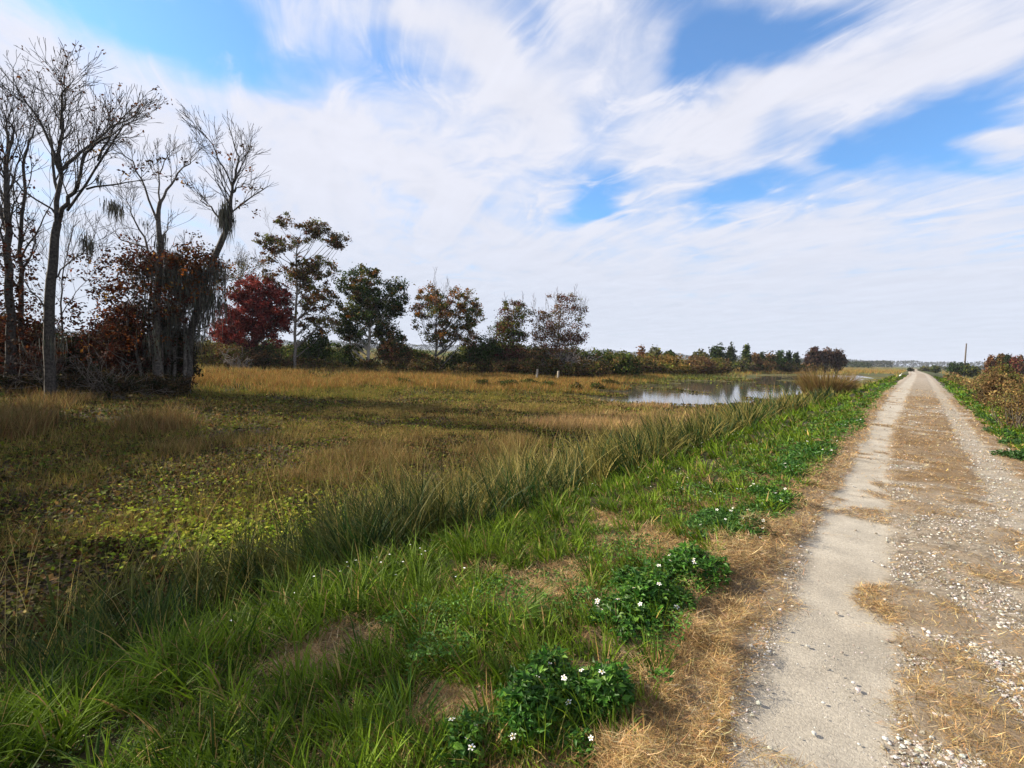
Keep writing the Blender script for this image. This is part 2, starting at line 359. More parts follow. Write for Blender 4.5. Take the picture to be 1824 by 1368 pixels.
# road sheet
def trackL(y): return -0.82*(1-np.exp(-np.asarray(y, float)/9))-.015
def trackR(y): return 0.97+0*y
def masks(x, y):
    """straw cover 0..1 and gravel 0..1 on the road"""
    tl = np.abs(x-trackL(y)+.10*(fbm(y, y*0, 1.4, 3, 61)-.5)); tr = np.abs(x-trackR(y)+.12*(fbm(y, y*0, 1.2, 3, 62)-.5))
    wl_ = .31+.16*(fbm(x*0+2, y, .8, 3, 63)-.5)+.10*ss(y, 14, 30)
    inL = 1-ss(tl+.14*(fbm(x, y, .16, 3, 60)-.5), wl_*.62, wl_*1.2); inR = (1-ss(tr, .13, .30))*ss(y, 4.6, 6.5)
    patch = fbm(x*1.1, y*.9, .55, 4, 64); big = fbm(x, y*.6, 1.7, 3, 65)
    cs = .30+.36*ss(y, 5, 12)
    streak = fbm(x*.9+y*.25, y*2.1, .5, 4, 69)
    st = ss(patch*.35+big*.3+streak*.35, .625-cs*.34, .70-cs*.34)
    st = st*(1-.95*inL)*(1-.85*inR)
    # wisps of straw raked over the left wheel track
    wis = ss(fbm(x*.35, y, .42, 3, 66), .60, .68)*ss(fbm(x, y, 1.5, 2, 67), .38, .55)
    st = np.maximum(st, wis*(inL*.85))
    wob = (patch-.5)*.9
    bars = 0
    for (bx, by, ax, ay) in ((.10, 4.25, .40, .36), (.55, 5.3, .34, .16), (.32, 3.15, .16, .35), (.28, 8.1, .34, .5), (.62, 4.1, .2, .25), (.75, 6.6, .2, .5)):
        bars = np.maximum(bars, ss(1-np.hypot((x-bx)/ax, (y-by)/ay)+wob, .0, .35))
    bars = bars*(.6+.5*ss(streak, .40, .56))
    st = np.maximum(st, bars)
    tl0 = trackL(y)-.25+.16*(patch-.5)*2; ed = ss(x, tl0+.02, tl0-.22)*(.7+.5*(streak-.5)*2*ss(y, 5, 3)+.3*ss(tl0-x, .2, .35)); er = ss(x, 1.28+.2*(patch-.5)*2, 1.5)
    st = np.maximum(st, np.maximum(ed, er))
    st = np.where(y > 34, st*(1-.6*ss(fbm(x*0, y, 9, 2, 68), .5, .6)), st)
    st = np.clip(st, 0, 1)
    gr = np.clip((1-inL)*(1-st)*(1-.5*inR), 0, 1)
    return st, gr, inL, inR
ys = np.concatenate([np.arange(-3, 0.4, .1), 0.4*(420/.4)**np.linspace(0, 1, 900)]); xs = np.linspace(-1.75, 1.7, 130)
X_, Y_ = np.meshgrid(xs, ys); X, Y = X_.ravel(), Y_.ravel()
st, gr, inL, inR = masks(X, Y)
ZR = .004+.012*(fbm(X, Y, .25, 3, 71)-.5)-.012*inL-.010*inR+.012*st
e = np.maximum(ss(X, -1.45, -1.75), ss(X, 1.45, 1.7)); ZR = ZR*(1-e)-.03*e+gz(X, Y)*1.0+.006
n = fbm(X, Y, .12, 3, 72)[:, None]; nb = fbm(X, Y, .9, 3, 73)[:, None]; fine_n = rng.random((len(X), 1))
packed = (np.array([.40, .360, .295])*(1-nb)+np.array([.47, .435, .37])*nb)*(.92+.16*fbm(X, Y, .22, 3, 74)[:, None]); grav = (np.array([.17, .135, .095])*(1-n)+np.array([.36, .31, .24])*n)*(.6+.8*fine_n)
strawc = np.array([.25, .16, .075])*(1-n)+np.array([.12, .075, .035])*n
rc = packed*(1-gr[:, None])+grav*gr[:, None]; stw = st[:, None]*np.where(X < trackL(Y)-.1, .95, .62+.25*ss(Y, 6, 9))[:, None]*(.75+.5*fbm(X, Y*1.6, .3, 3, 75))[:, None]; stw = np.clip(stw, 0, 1); rc = rc*(1-stw)+strawc*stw
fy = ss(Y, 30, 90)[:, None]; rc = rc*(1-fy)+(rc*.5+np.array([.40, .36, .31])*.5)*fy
nx, ny = len(xs), len(ys); ix = np.arange(nx*ny).reshape(ny, nx)
Fr = np.stack([ix[:-1, :-1], ix[:-1, 1:], ix[1:, 1:], ix[1:, :-1]], -1).reshape(-1, 4)
XX = X-3.0*ss(Y, 110, 300)
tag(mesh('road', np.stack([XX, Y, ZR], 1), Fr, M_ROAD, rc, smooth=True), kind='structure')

# ------------------------------------------------------------------ stones on the road
t_ = (1+5**.5)/2
ICO = unit(np.array([(-1, t_, 0), (1, t_, 0), (-1, -t_, 0), (1, -t_, 0), (0, -1, t_), (0, 1, t_), (0, -1, -t_), (0, 1, -t_), (t_, 0, -1), (t_, 0, 1), (-t_, 0, -1), (-t_, 0, 1)], float))
ICF = np.array([(0, 11, 5), (0, 5, 1), (0, 1, 7), (0, 7, 10), (0, 10, 11), (1, 5, 9), (5, 11, 4), (11, 10, 2), (10, 7, 6), (7, 1, 8), (3, 9, 4), (3, 4, 2), (3, 2, 6), (3, 6, 8), (3, 8, 9), (4, 9, 5), (2, 4, 11), (6, 2, 10), (8, 6, 7), (9, 8, 1)])
def stones(P, r, col):
    n = len(P); a = rng.random(n)*6.283; s = np.stack([rng.uniform(.8, 1.3, n), rng.uniform(.7, 1.1, n), rng.uniform(.45, .8, n)], 1)
    V = ICO[None]*(1+rng.uniform(-.22, .22, (n, 12, 1)))*s[:, None]
    c, q = np.cos(a)[:, None], np.sin(a)[:, None]
    V = np.stack([V[..., 0]*c-V[..., 1]*q, V[..., 0]*q+V[..., 1]*c, V[..., 2]], -1)*r[:, None, None]+P[:, None]
    return V.reshape(-1, 3), (ICF[None]+(np.arange(n)*12)[:, None, None]).reshape(-1, 3), np.repeat(col, 12, 0)
x, y, r = polar(420000, 1.2, 26, 2.2, -30, 60)
k = (x > -1.15) & (x < 1.6); x, y, r = x[k], y[k], r[k]
st, gr, inL, inR = masks(x, y); cl = fbm(x, y, .35, 3, 81)
near_r = ss(x, -.1, .6)*ss(y, 5.5, 3.2)
pk = gr*(.42+.75*ss(cl, .36, .56))+.16*ss(y, 5, 7)*(1-inL)+inL*(.03+.30*ss(fbm(x, y, .8, 3, 82), .5, .65)*(rng.random(len(x)) < .6))+near_r*.6*(1-st)+st*.05+.04
k = rng.random(len(x)) < pk; x, y, r, nr, iL = x[k], y[k], r[k], near_r[k], inL[k]
sz = .0018*np.exp(rng.exponential(.46, len(x)))*(1+.7*nr)*np.maximum(1, r/4)**.7*(1-.5*iL); sz = np.minimum(sz, .013*np.maximum(1, r/5)**.4)
P = np.stack([x, y, gz(x, y)+.010+sz*.25], 1)
V, F, c = stones(P, sz, pal(len(x), [(.52, .50, .47), (.42, .38, .32), (.30, .26, .2), (.62, .60, .57)], [4, 3, 2, 2], .12))
tag(mesh('gravel', V, F, M_STONE, c, smooth=False), kind='stuff')
BIG = [(1653, 1137), (1640, 1075), (1702, 1070), (1606, 1108), (1606, 1115), (1638, 1243), (1622, 1307), (1780, 1290), (1735, 1314), (1633, 1112), (1470, 1282), (1425, 1318), (1284, 1268), (1380, 1150), (1468, 1150), (1520, 1220), (1792, 1298), (1760, 1325), (1748, 1270), (1466, 1256), (1530, 1330), (1708, 932), (1389, 1112), (1720, 1290), (1813, 1230)]
for i, (a, b) in enumerate(BIG):
    q = gp(a, b); d = np.linalg.norm(q-EYE); rs = rng.uniform(.006, .011) if i not in (0, 1, 2) else .018
    for _ in range(1):
        V, F, c = stones(np.array([[0, 0, rs*.4]]), np.array([rs]), pal(1, [(.62, .60, .57)], None, .05))
    o = mesh('stone', V+np.array([q[0], q[1], .008]), F, M_STONE, c, smooth=True)
    md = o.modifiers.new('sub', 'SUBSURF'); md.levels = md.render_levels = 1
    tag(o, ('largest pale stone lying on the gravel beside the smooth left wheel track' if i == 0 else 'white limestone pebble lying loose on the gravel road'), 'stone', 'loose white stones on the road')

# ------------------------------------------------------------------ straw
def strawbatch(x, y, r, ht, lmin=.025, lmax=.125, w0=.0019, cols=None, amt=.5):
    n = len(x); L = rng.uniform(lmin, lmax, n); az_ = rng.random(n)*6.283
    z = gz(x, y)+.010+rng.random(n)**1.5*ht
    w = w0*rng.uniform(.7, 1.6, n)*np.maximum(1, r/2.6)**.9
    lean = np.pi/2-np.abs(rng.normal(0, .22, n)); c = pal(n, cols or [(.52, .345, .14), (.38, .23, .08), (.62, .48, .26), (.20, .12, .045)], [4, 3, 2, 3], .22)
    return blades(np.stack([x, y, z], 1), L*np.maximum(1, r/8)**.3*np.where(x > -.75, .75, 1), w, az_, lean, rng.normal(.1, .35, n), c, 2)
bag = Bag()
x, y, r = polar(1900000, 1.0, 45, 2.1, -26, 75)
k = (x > -2.7) & (x < 2.0); x, y, r = x[k], y[k], r[k]
st = masks(x, y)[0]; eL = edgeL(y)
verge = ss(x, eL-.22, eL-.0)*(x < eL+.3); clump = fbm(x, y, .28, 3, 91)
patchg = (x < eL-.1)*(ss(fbm(x, y, .5, 3, 92), .58, .66)*.9*ss(y, 8, 5)+.12)
pk = np.maximum(np.where(x > eL, st*(.95+.4*(clump-.5))+.10*(1-masks(x, y)[2])*ss(fbm(x, y, .7, 3, 95), .4, .6), 0), np.maximum(verge, patchg))
k = rng.random(len(x)) < pk; x, y, r, clump, verge, st = x[k], y[k], r[k], clump[k], verge[k], st[k]
ht = np.where(verge > .3, .01+.15*ss(clump, .48, .72), .004+.016*ss(clump, .45, .7))
V, F, c = strawbatch(x, y, r, ht); bag.add(V, F, c)
tag(bag.build('straw', M_STRAW), kind='stuff')
# upright cut stubble of the verge
x, y, r = polar(110000, 1.2, 30, 2.0, -26, 70); eL = edgeL(y)
k = ((x > eL-.8) & (x < eL+.12) & (fbm(x, y, .3, 3, 93) > .47)) | ((x > 1.45) & (x < 2.2) & (rng.random(len(x)) < .5)); x, y, r = x[k], y[k], r[k]; n = len(x)
V, F, c = blades(np.stack([x, y, gz(x, y)+.004], 1), rng.uniform(.04, .12, n), .0022*np.maximum(1, r/2.6)**.9, rng.random(n)*6.283, np.abs(rng.normal(0, .5, n)), rng.normal(.2, .4, n), pal(n, [(.45, .27, .10), (.55, .40, .18), (.28, .15, .06), (.16, .17, .05)], [4, 2, 3, 1]), 2)
tag(mesh('stubble', V, F, M_STRAW, c), kind='stuff')

# ------------------------------------------------------------------ green verge
def tufted(n, r0, r1, p, h0, h1, ok, per, spread):
    x, y, r = polar(n, r0, r1, p, h0, h1); k = ok(x, y, r); x, y, r = x[k], y[k], r[k]
    m = len(x); tdir = rng.random(m)*6.283; tcol = rng.random(m); th = rng.random(m)
    i = np.repeat(np.arange(m), per); a = rng.random(len(i))*6.283; q = np.sqrt(rng.random(len(i)))*spread*np.maximum(1, r[i]/6)**.5
    return x[i]+np.cos(a)*q, y[i]+np.sin(a)*q, r[i], a, tcol[i], th[i], tdir[i]
def lerp3(t, a, b): t = np.asarray(t)[:, None]; return np.array(a)*(1-t)+np.array(b)*t
def okg(x, y, r):
    eL = edgeL(y); bare = fbm(x, y, .5, 3, 92)
    L = (x < eL-.04) & (x > -3.7) & ((bare < .60+.5*ss(y, 4, 7)) | (x < -2.6)) & (rng.random(len(x)) < np.where(x > eL-.35, np.maximum(ss(fbm(x, y, .6, 2, 94), .25, .45), ss(y, 3.2, 5))*.95, 1))
    Rr = (x > 1.5) & (x < 4.2) & (rng.random(len(x)) < ss(x, 1.45, 1.8)+.15)
    return L | Rr
x, y, r, a, tcv, th, td = tufted(30000, .7, 110, 1.75, -26, 100, okg, 17, .055)
n = len(x); L = (.05+.20*th**1.5*rng.uniform(.6, 1.2, n))*(1+.55*ss(x, -1.9, -3.0))*np.where(x > 0, 1.2, 1)
L = L*(1+.2*ss(r, 8, 20))
dead = rng.random(n) < .07
c = lerp3(np.clip(tcv*.85+rng.random(n)*.35-.05, 0, 1), (.016, .050, .004), (.185, .290, .013)); c[dead] = pal(dead.sum(), [(.40, .28, .10), (.3, .2, .07)])
V, F, c = blades(np.stack([x, y, gz(x, y)], 1), L, rng.uniform(.004, .0115, n)*np.maximum(1, r/3.5)**.9, a*.6+td*.4, rng.uniform(.1, .9, n), rng.uniform(.2, 1.3, n), c, 3)
tag(mesh('grass', V, F, M_GRASS, c), kind='stuff')
# creeping low leaves between the tufts
x, y, r = polar(150000, .8, 26, 2.0, -26, 100); eL = edgeL(y)
k = (x < eL-.1) & (x > -3.6) & (fbm(x, y, .35, 3, 97) > .42); x, y, r = x[k], y[k], r[k]; n = len(x)
V, F, c = chips(np.stack([x, y, gz(x, y)+rng.uniform(.005, .05, n)], 1), rng.uniform(.008, .02, n)*np.maximum(1, r/3)**.8, pal(n, [(.05, .10, .018), (.08, .14, .02), (.11, .11, .03), (.2, .13, .05)], [4, 3, 2, 1]), .5, .7)
x, y, r = polar(190000, 2.4, 60, 1.8, -26, 60); eL = edgeL(y)
k = ((x < eL+.12*fbm(x, y, .4, 2, 98)) & (x > -2.0-.5*fbm(x, y, 1.1, 2, 99)) & (fbm(x, y, .7, 3, 96) > .47-.10*ss(y, 4, 8))) | ((x > 1.5) & (x < 2.2) & (fbm(x, y, .8, 3, 96) > .5)); x, y, r = x[k], y[k], r[k]; n = len(x)
hz_ = .02+.13*ss(fbm(x, y, .35, 3, 89), .35, .7)*rng.random(n)**.5
D_ = rng.normal(size=(n, 3)); D_[:, 2] = np.abs(D_[:, 2])*.4; N_ = rng.normal(0, .4, (n, 3)); N_[:, 2] += 1; L_ = rng.uniform(.016, .034, n)*np.maximum(1, r/4)**.8
V2, F2, c2 = leaves(np.stack([x, y, gz(x, y)+hz_], 1), D_, N_, L_, L_*.5, pal(n, [(.045, .13, .012), (.08, .19, .018), (.13, .25, .025)], [4, 4, 2]))
V = np.concatenate([V, V2]); F = [F, F2+len(V)-len(V2)]; c = np.concatenate([c, c2])
tag(mesh('clover', V, F, M_HERB, c), kind='stuff')

# ------------------------------------------------------------------ bank: long rank grass between verge and marsh
def bank_ok(x, y, r):
    xb = -3.45+.25*(fbm(y, y*0, 1.6, 3, 101)-.5)*2
    lo = -6.0-.7*(fbm(y, y*0+5, 2.3, 3, 102)-.5)*2
    return (x < xb) & (x > lo) & (rng.random(len(x)) < .35+.65*ss(fbm(x, y, .8, 3, 103), .40, .6))
x, y, r, a, tcv, th, td = tufted(6200, .8, 150, 1.8, -12, 112, bank_ok, 26, .13)
x2, y2, r2, a2, t2_, th2, td2 = tufted(8200, 2.2, 90, 1.7, -4, 80, lambda x, y, r: (x < -3.45+.25*(fbm(y, y*0, 1.6, 3, 101)-.5)*2) & (x > -5.3) & (y > 2.2) & (fbm(x, y, 1.1, 3, 104) > .40), 26, .12)
x, y, r, a, tcv, th, td = [np.concatenate(q) for q in ((x, x2), (y, y2), (r, r2), (a, a2), (tcv, t2_), (th, .45+.6*th2), (td, td2))]
n = len(x); nearL = ss(y, 3.2, 1.2)
L = (.22+.85*th**1.4*rng.uniform(.5, 1.15, n))*(1+.25*ss(y, 5, 14)-.75*ss(y, 22, 45))*(1-.35*nearL)
dry = np.clip(ss(x, -4.2, -5.7)*.6+(((th*7.31+td)%1)-.34)*1.1+(rng.random(n)-.5)*.35+.2*ss(y, 15, 40), 0, 1)*(1-.65*ss(y, 4.5, 2.2))
c = lerp3(dry, (.022, .058, .007), (.38, .30, .08))*(1+rng.normal(0, .22, (n, 1))); c = np.clip(c, .01, .8)
V, F, c = blades(np.stack([x, y, gz(x, y)-.02], 1), L, rng.uniform(.004, .013, n)*np.maximum(1, r/4)**.85, a*.5+td*.5, rng.uniform(.02, .5, n), rng.uniform(.2, 1.3, n), c, 4)
tag(mesh('tall_grass', V, F, M_GRASS, c), kind='stuff')
# thin seed stalks standing out of the bank
x, y, r = polar(6000, 1.5, 60, 1.7, 0, 95); k = (x < -3.7) & (rng.random(len(x)) < .3+.7*ss(y, 1.8, 3.5)) & (x > -6.8); x, y, r = x[k], y[k], r[k]; n = len(x)
V, F, c = blades(np.stack([x, y, gz(x, y)], 1), rng.uniform(.6, 1.35, n), .0028*np.maximum(1, r/3.2)**.85, rng.random(n)*6.283, rng.uniform(0, .35, n), rng.uniform(0, .9, n), pal(n, [(.46, .36, .12), (.36, .31, .10), (.54, .40, .17)]), 4)
tag(mesh('seed_stalks', V, F, M_DRY, c), kind='stuff')

# ------------------------------------------------------------------ marsh cover
def pm(x, y, z=MZ): return photo(np.stack([x, y, np.full_like(x, z)], -1))
x, y, r = polar(430000, 3.2, 75, 1.85, -2, 108)
k = (x < -4.9+.5*(fbm(x, y, 1., 2, 111)-.5)) & ~pondmask(x, y); x, y, r = x[k], y[k], r[k]
px, py = pm(x, y); cov_ = fbm(x, y, 1.1, 4, 112)
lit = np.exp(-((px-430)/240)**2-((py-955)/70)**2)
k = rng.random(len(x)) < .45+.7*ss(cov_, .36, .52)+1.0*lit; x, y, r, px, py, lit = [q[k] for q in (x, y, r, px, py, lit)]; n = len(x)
zn = fbm(x, y, 4.5, 3, 113)
c = pal(n, [(.075, .095, .018), (.13, .12, .025), (.10, .055, .022), (.20, .13, .045), (.035, .030, .012)], [4, 3, 3, 1.5, 2], .25)
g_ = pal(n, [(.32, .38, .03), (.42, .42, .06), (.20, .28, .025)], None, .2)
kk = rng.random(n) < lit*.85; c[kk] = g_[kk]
kk = (rng.random(n) < .25*ss(zn, .5, .62)); c[kk] = g_[kk]*.5
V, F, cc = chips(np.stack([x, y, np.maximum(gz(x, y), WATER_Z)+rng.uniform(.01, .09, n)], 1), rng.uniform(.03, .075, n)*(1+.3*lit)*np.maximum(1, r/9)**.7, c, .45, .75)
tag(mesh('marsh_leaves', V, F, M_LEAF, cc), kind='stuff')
# rust-brown and golden marsh grass
GOLD = [(330, 668), (600, 668), (1100, 668), (1140, 676), (1060, 692), (1000, 700), (700, 697), (330, 697)]
GOLD2 = [(960, 735), (1150, 730), (1300, 728), (1230, 760), (1090, 775), (940, 760)]
BROWN = [(0, 690), (120, 725), (110, 790), (0, 800)]
BR2 = [(330, 800), (520, 780), (800, 780), (1000, 800), (900, 860), (600, 880), (330, 860)]
BR3 = [(270, 735), (380, 728), (390, 755), (270, 760)]
FARG = [(1180, 655), (1400, 658), (1560, 660), (1640, 655), (1640, 664), (1560, 665), (1380, 666), (1240, 669), (1100, 672)]
def mgrass(n, r0, r1, p, poly, Lr, cols, wts=None, w=.006, h0=-2, h1=108, seg=3, prob=1.0, z=MZ, jit=8):
    x, y, r = polar(n, r0, r1, p, h0, h1); k = (x < -4.6) & ~pondmask(x, y); x, y, r = x[k], y[k], r[k]
    px, py = pm(x, y, z); k = inpoly(px+rng.normal(0, jit*2, len(x))+(fbm(x, y, 5, 3, 122)-.5)*260*(jit > 3), py+rng.normal(0, jit*.35, len(x))+(fbm(x, y, 4, 3, 123)-.5)*(70 if jit > 7 and r0 < 15 else 22)*(jit > 3), poly) & (rng.random(len(x)) < prob*(.12+1.1*ss(fbm(x, y, 1.6, 4, 121), .40, .60)))
    x, y, r = x[k], y[k], r[k]; n = len(x)
    if n == 0: return None
    a = rng.random(n)*6.283
    return blades(np.stack([x, y, gz(x, y)], 1), rng.uniform(*Lr, n)*(.45+1.1*fbm(x, y, 2.2, 3, 124)), w*rng.uniform(.6, 1.4, n)*np.maximum(1, r/6)**.8, a, rng.uniform(0, .5, n), rng.uniform(0, .9, n), pal(n, cols, wts, .2), seg)
gb = Bag()
def gadd(*a, **k):
    q = mgrass(*a, **k)
    if q: gb.add(*q)
RUST = [(.24, .15, .055), (.17, .10, .04), (.30, .21, .08), (.13, .12, .035)]
GLD = [(.35, .19, .05), (.27, .12, .035), (.20, .19, .04), (.44, .28, .09)]
gadd(620000, 20, 75, 1.7, GOLD, (.15, .62), GLD, None, .006, 14, 92)
gadd(300000, 18, 60, 1.7, [(330, 684), (1000, 684), (1060, 708), (900, 712), (330, 704)], (.12, .35), [(.20, .20, .035), (.30, .22, .05), (.14, .15, .03)], None, .006, 14, 92)
gadd(120000, 9, 26, 1.7, GOLD2, (.2, .45), [(.50, .34, .15), (.42, .27, .12)], None, .005, 15, 70)
gadd(90000, 8, 30, 1.7, BROWN, (.3, .75), RUST, None, .006, 76, 104)
gadd(120000, 4.5, 20, 1.7, BR2, (.15, .42), [(.28, .18, .07), (.20, .12, .05), (.38, .27, .11), (.17, .15, .04)], None, .004, 30, 95)
gadd(60000, 10, 26, 1.7, BR3, (.3, .6), RUST, None, .006, 60, 90)
gadd(260000, 40, 330, 1.5, FARG, (.35, .8), GLD+[(.3, .3, .09)], None, .006, -2, 50, jit=3)
ALL = [(-400, 690), (1150, 712), (1080, 780), (900, 860), (560, 930), (-400, 1010)]
gadd(420000, 4.5, 48, 1.8, ALL, (.06, .26), [(.22, .14, .045), (.34, .23, .08), (.14, .14, .03), (.24, .21, .045)], None, .004, 12, 108, prob=.65)
gadd(260000, 7, 40, 1.8, [(560, 705), (1080, 700), (1130, 725), (1080, 775), (900, 800), (600, 775), (480, 740)], (.05, .22), [(.50, .35, .13), (.40, .25, .09), (.33, .29, .07), (.22, .15, .06)], None, .004, 12, 80, prob=.9)
# sparse grass over the far flats
x, y, r = polar(120000, 45, 700, 1.8, -8, 95); k = ((x < -6) | (x > 6)) & ~pondmask(x, y); x, y, r = x[k], y[k], r[k]
px, py = pm(x, y); k = ~((px > 1330) & (px < 1590) & (py > 666) & (py < 705)); x, y, r = x[k], y[k], r[k]
n = len(x); zc = fbm(x*.5, y, 30, 3, 131)
c = np.where((zc > .52)[:, None], pal(n, [(.13, .17, .035), (.18, .19, .05)]), pal(n, [(.36, .23, .07), (.28, .22, .07)]))
V, F, c = blades(np.stack([x, y, gz(x, y)], 1), rng.uniform(.3, .7, n), .004*(r/5)**.9, rng.random(n)*6.283, rng.uniform(0, .5, n), rng.uniform(0, .7, n), c, 2); gb.add(V, F, c)
tag(gb.build('marsh_grass', M_DRY), kind='stuff')
print('ground cover', round(time.time()-T0, 1))
# ------------------------------------------------------------------ woody plants
def base_at(px, D, z=MZ):
    P = pt(px, 660, D); P[2] = z
    for _ in range(3):
        x, _y = photo(P[None]); P = P+_r*(px-x[0])*D/F_PX
    return P
class Wood:
    def __init__(s): s.A, s.B, s.a, s.b, s.tips, s.n = [], [], [], [], [], 0
    def seg(s, A, B, a, b): s.A.append(A); s.B.append(B); s.a.append(a); s.b.append(b)
    def line(s, pts, r0, r1, wob=0.0, sub=3):
        """a limb through pts (k,3); returns the dense points and radii"""
        pts = np.array(pts, float); out = [pts[0]]
        for i in range(len(pts)-1):
            for j in range(1, sub+1):
                q = pts[i]+(pts[i+1]-pts[i])*j/sub
                if wob and j < sub: q = q+rng.normal(0, wob, 3)
                out.append(q)
        rad = np.linspace(r0, r1, len(out))
        for i in range(len(out)-1): s.seg(out[i], out[i+1], rad[i], rad[i+1])
        return out, rad
    def grow(s, p, d, L, r, lv, up=.12, wand=.16, fac=.66, side=.75, ang=(.4, .9), minr=.006, steps=4):
        d = d/np.linalg.norm(d); k = steps if lv > 1 else 3; st_ = L/k
        for i in range(k):
            d = d+rng.normal(0, wand, 3)+np.array([0, 0, up]); d /= np.linalg.norm(d)
            q = p+d*st_; r2 = max(minr, r*(1-.42/k)); s.seg(p, q, r, r2); p, r = q, r2
            if lv > 0 and rng.random() < side and i < k-1 and i >= (1 if L > 1.5 else 0):
                n = np.cross(d, rng.normal(size=3)); n /= np.linalg.norm(n)+1e-9; t = rng.uniform(*ang)
                s.grow(p, d*math.cos(t)+n*math.sin(t), L*fac*rng.uniform(.7, 1.1), max(minr, r*.6), lv-1, up, wand, fac, side, ang, minr, steps)
        if lv > 0:
            for _ in range(2):
                n = np.cross(d, rng.normal(size=3)); n /= np.linalg.norm(n)+1e-9; t = rng.uniform(.15, .5)
                s.grow(p, d*math.cos(t)+n*math.sin(t), L*fac*rng.uniform(.8, 1.15), max(minr, r*.8), lv-1, up, wand, fac, side, ang, minr, steps)
        else: s.tips.append(p)
    def build(s, name, parent, col, k=5, lim=None):
        V, F, c = tubes(s.A, s.B, s.a, s.b, col, k); return mesh(name, V, F, M_BARK, c, parent, True)
def leafcloud(cent, rad, per, size, cols, wts=None, flat=0.0, cj=.3):
    """leaves scattered around cluster centres; each cluster leans towards one colour"""
    m = len(cent); i = np.repeat(np.arange(m), per); n = len(i)
    P = cent[i]+rng.normal(0, 1, (n, 3))*np.asarray(rad)[i][:, None]*np.array([.62, .62, .45])
    cc = pal(m, cols, wts, .15)[i]*(1+rng.normal(0, cj, (n, 1))); own = rng.random(n) < .3
    cc[own] = pal(own.sum(), cols, wts, .2); cc = np.clip(cc, .004, .8)
    return chips(P, np.asarray(size)*rng.uniform(.6, 1.35, n), cc, flat)
def leafy(name, label, cat, group, base, D, trunk, blobs, leaf, cols, wts=None, bark=(.09, .075, .06), r0=.14, twigs=0, per=30, dens=1.0, bare=0, clr=.42, z=MZ, depthk=1.0):
    """blobs: crown lobes in photo units (cx, cy, rx, ry, number of clusters)"""
    B = base_at(base, D, z); o = empty(name, B, label, cat, group); w = Wood()
    tp = [B]+[pt(a, b, D)+FH*rng.normal(0, .12) for a, b in trunk]
    main, rad = w.line(tp, r0, r0*.22, .03); main = np.array(main)
    cent, cr = [], []
    for (cx, cy, rx, ry, m) in blobs:
        m = int(m*dens*.8); c0 = pt(cx, cy, D); mx, my = rx*D/F_PX, ry*D/F_PX
        for _ in range(m):
            v = rng.normal(size=3); v /= np.linalg.norm(v); v *= rng.random()**.45
            q = c0+RT*v[0]*mx+np.array([0, 0, 1.])*v[1]*my+FH*v[2]*(mx+my)*.5*depthk
            cent.append(q); cr.append(clr*rng.uniform(.6, 1.4))
    cent = np.array(cent); linked = []
    for q in cent:
        if rng.random() < .2:
            hd = np.linalg.norm((main-q)[:, :2], axis=1); dd = np.abs(main[:, 2]-(q[2]-rng.uniform(.7, 1.3)*hd-.2))+hd*.2; j = int(np.argmin(dd)); p = main[j]
            mid = (p+q)/2+np.array([0, 0, -.06*np.linalg.norm(q-p)])+rng.normal(0, .18, 3); rr_ = min(rad[j]*.5, .012+.009*np.linalg.norm(q-p))
            w.seg(p, mid, rr_, rr_*.7); w.seg(mid, q, rr_*.7, .008); w.seg(q, q+rng.normal(0, .35, 3)+[0, 0, .2], .010, .006); linked.append(q)
    for _ in range(bare):
        if not linked: break
        q = linked[rng.integers(len(linked))]; w.grow(q, np.array([rng.normal(0, .25), rng.normal(0, .25), 1.0]), rng.uniform(.8, 1.5), .018, 2, .15, .12, .6, .7, (.25, .6), .008, 3)
    w.build('trunk', o, np.array(bark)); V, F, c = leafcloud(cent, cr, int(per*2.6), leaf*1.05, cols, wts)
    mesh('crown', V, F, M_LEAF, c, o); return o

def limbs(w, D, specs, sub=3):
    """specs: (polyline in photo units, r0, r1, depth drift, twig length, levels)"""
    for (pl, r0, r1, dd, tl, lv) in specs:
        pts = [pt(a, b, D)+FH*dd*(i/(len(pl)-1)) for i, (a, b) in enumerate(pl)]
        out, rad = w.line(pts, r0, r1, .04, sub)
        if lv <= 0: continue
        for i in range(1, len(out)):
            d = out[i]-out[i-1]; d /= np.linalg.norm(d); f = i/len(out)
            if f < .25: continue
            for _ in range(1 if rng.random() < .6 else 2):
                n = np.cross(d, rng.normal(size=3)); n /= np.linalg.norm(n); t = rng.uniform(.35, .8)
                w.grow(out[i], d*math.cos(t)+n*math.sin(t), tl*(2.3-1.2*f)*rng.uniform(.7, 1.15), max(.008, rad[i]*.36), lv-1, .055, .075, .62, .62, (.3, .7), .0058, 5)
        w.grow(out[-1], out[-1]-out[-2], tl*1.3, max(.009, rad[-1]*.8), lv-1, .05, .08, .66, .7, (.3, .7), .0058, 5)
def moss(bits, D, parent, col=(.105, .105, .085)):
    """hanging moss: (px, py, half width px, depth half m, length m, strands)"""
    bag = Bag()
    for (a, b, hw, dm, L, n) in bits:
        c0 = pt(a, b, D); g1 = rng.normal(0, 1, n); q = c0+RT*(g1*hw*D/F_PX*.5)[:, None]+FH*rng.normal(0, dm, (n, 1)); q[:, 2] += rng.normal(0, .18, n)*L-.12*np.abs(g1)*L
        V, F, c = blades(q, L*rng.uniform(.25, .9, n)*np.exp(-.35*g1*g1)*(.6+.8*vn(g1*2.5, g1*0+a, 3)), .024, rng.random(n)*6.283, np.pi-np.abs(rng.normal(0, .10, n)), rng.normal(0, .22, n), pal(n, [col, (.17, .165, .13), (.06, .058, .045)], [3, 1.2, 2], .22), 3); bag.add(V, F, c)
    tag(bag.build('moss', M_MOSS, parent), kind='stuff')
DK = np.array([.075, .068, .06])
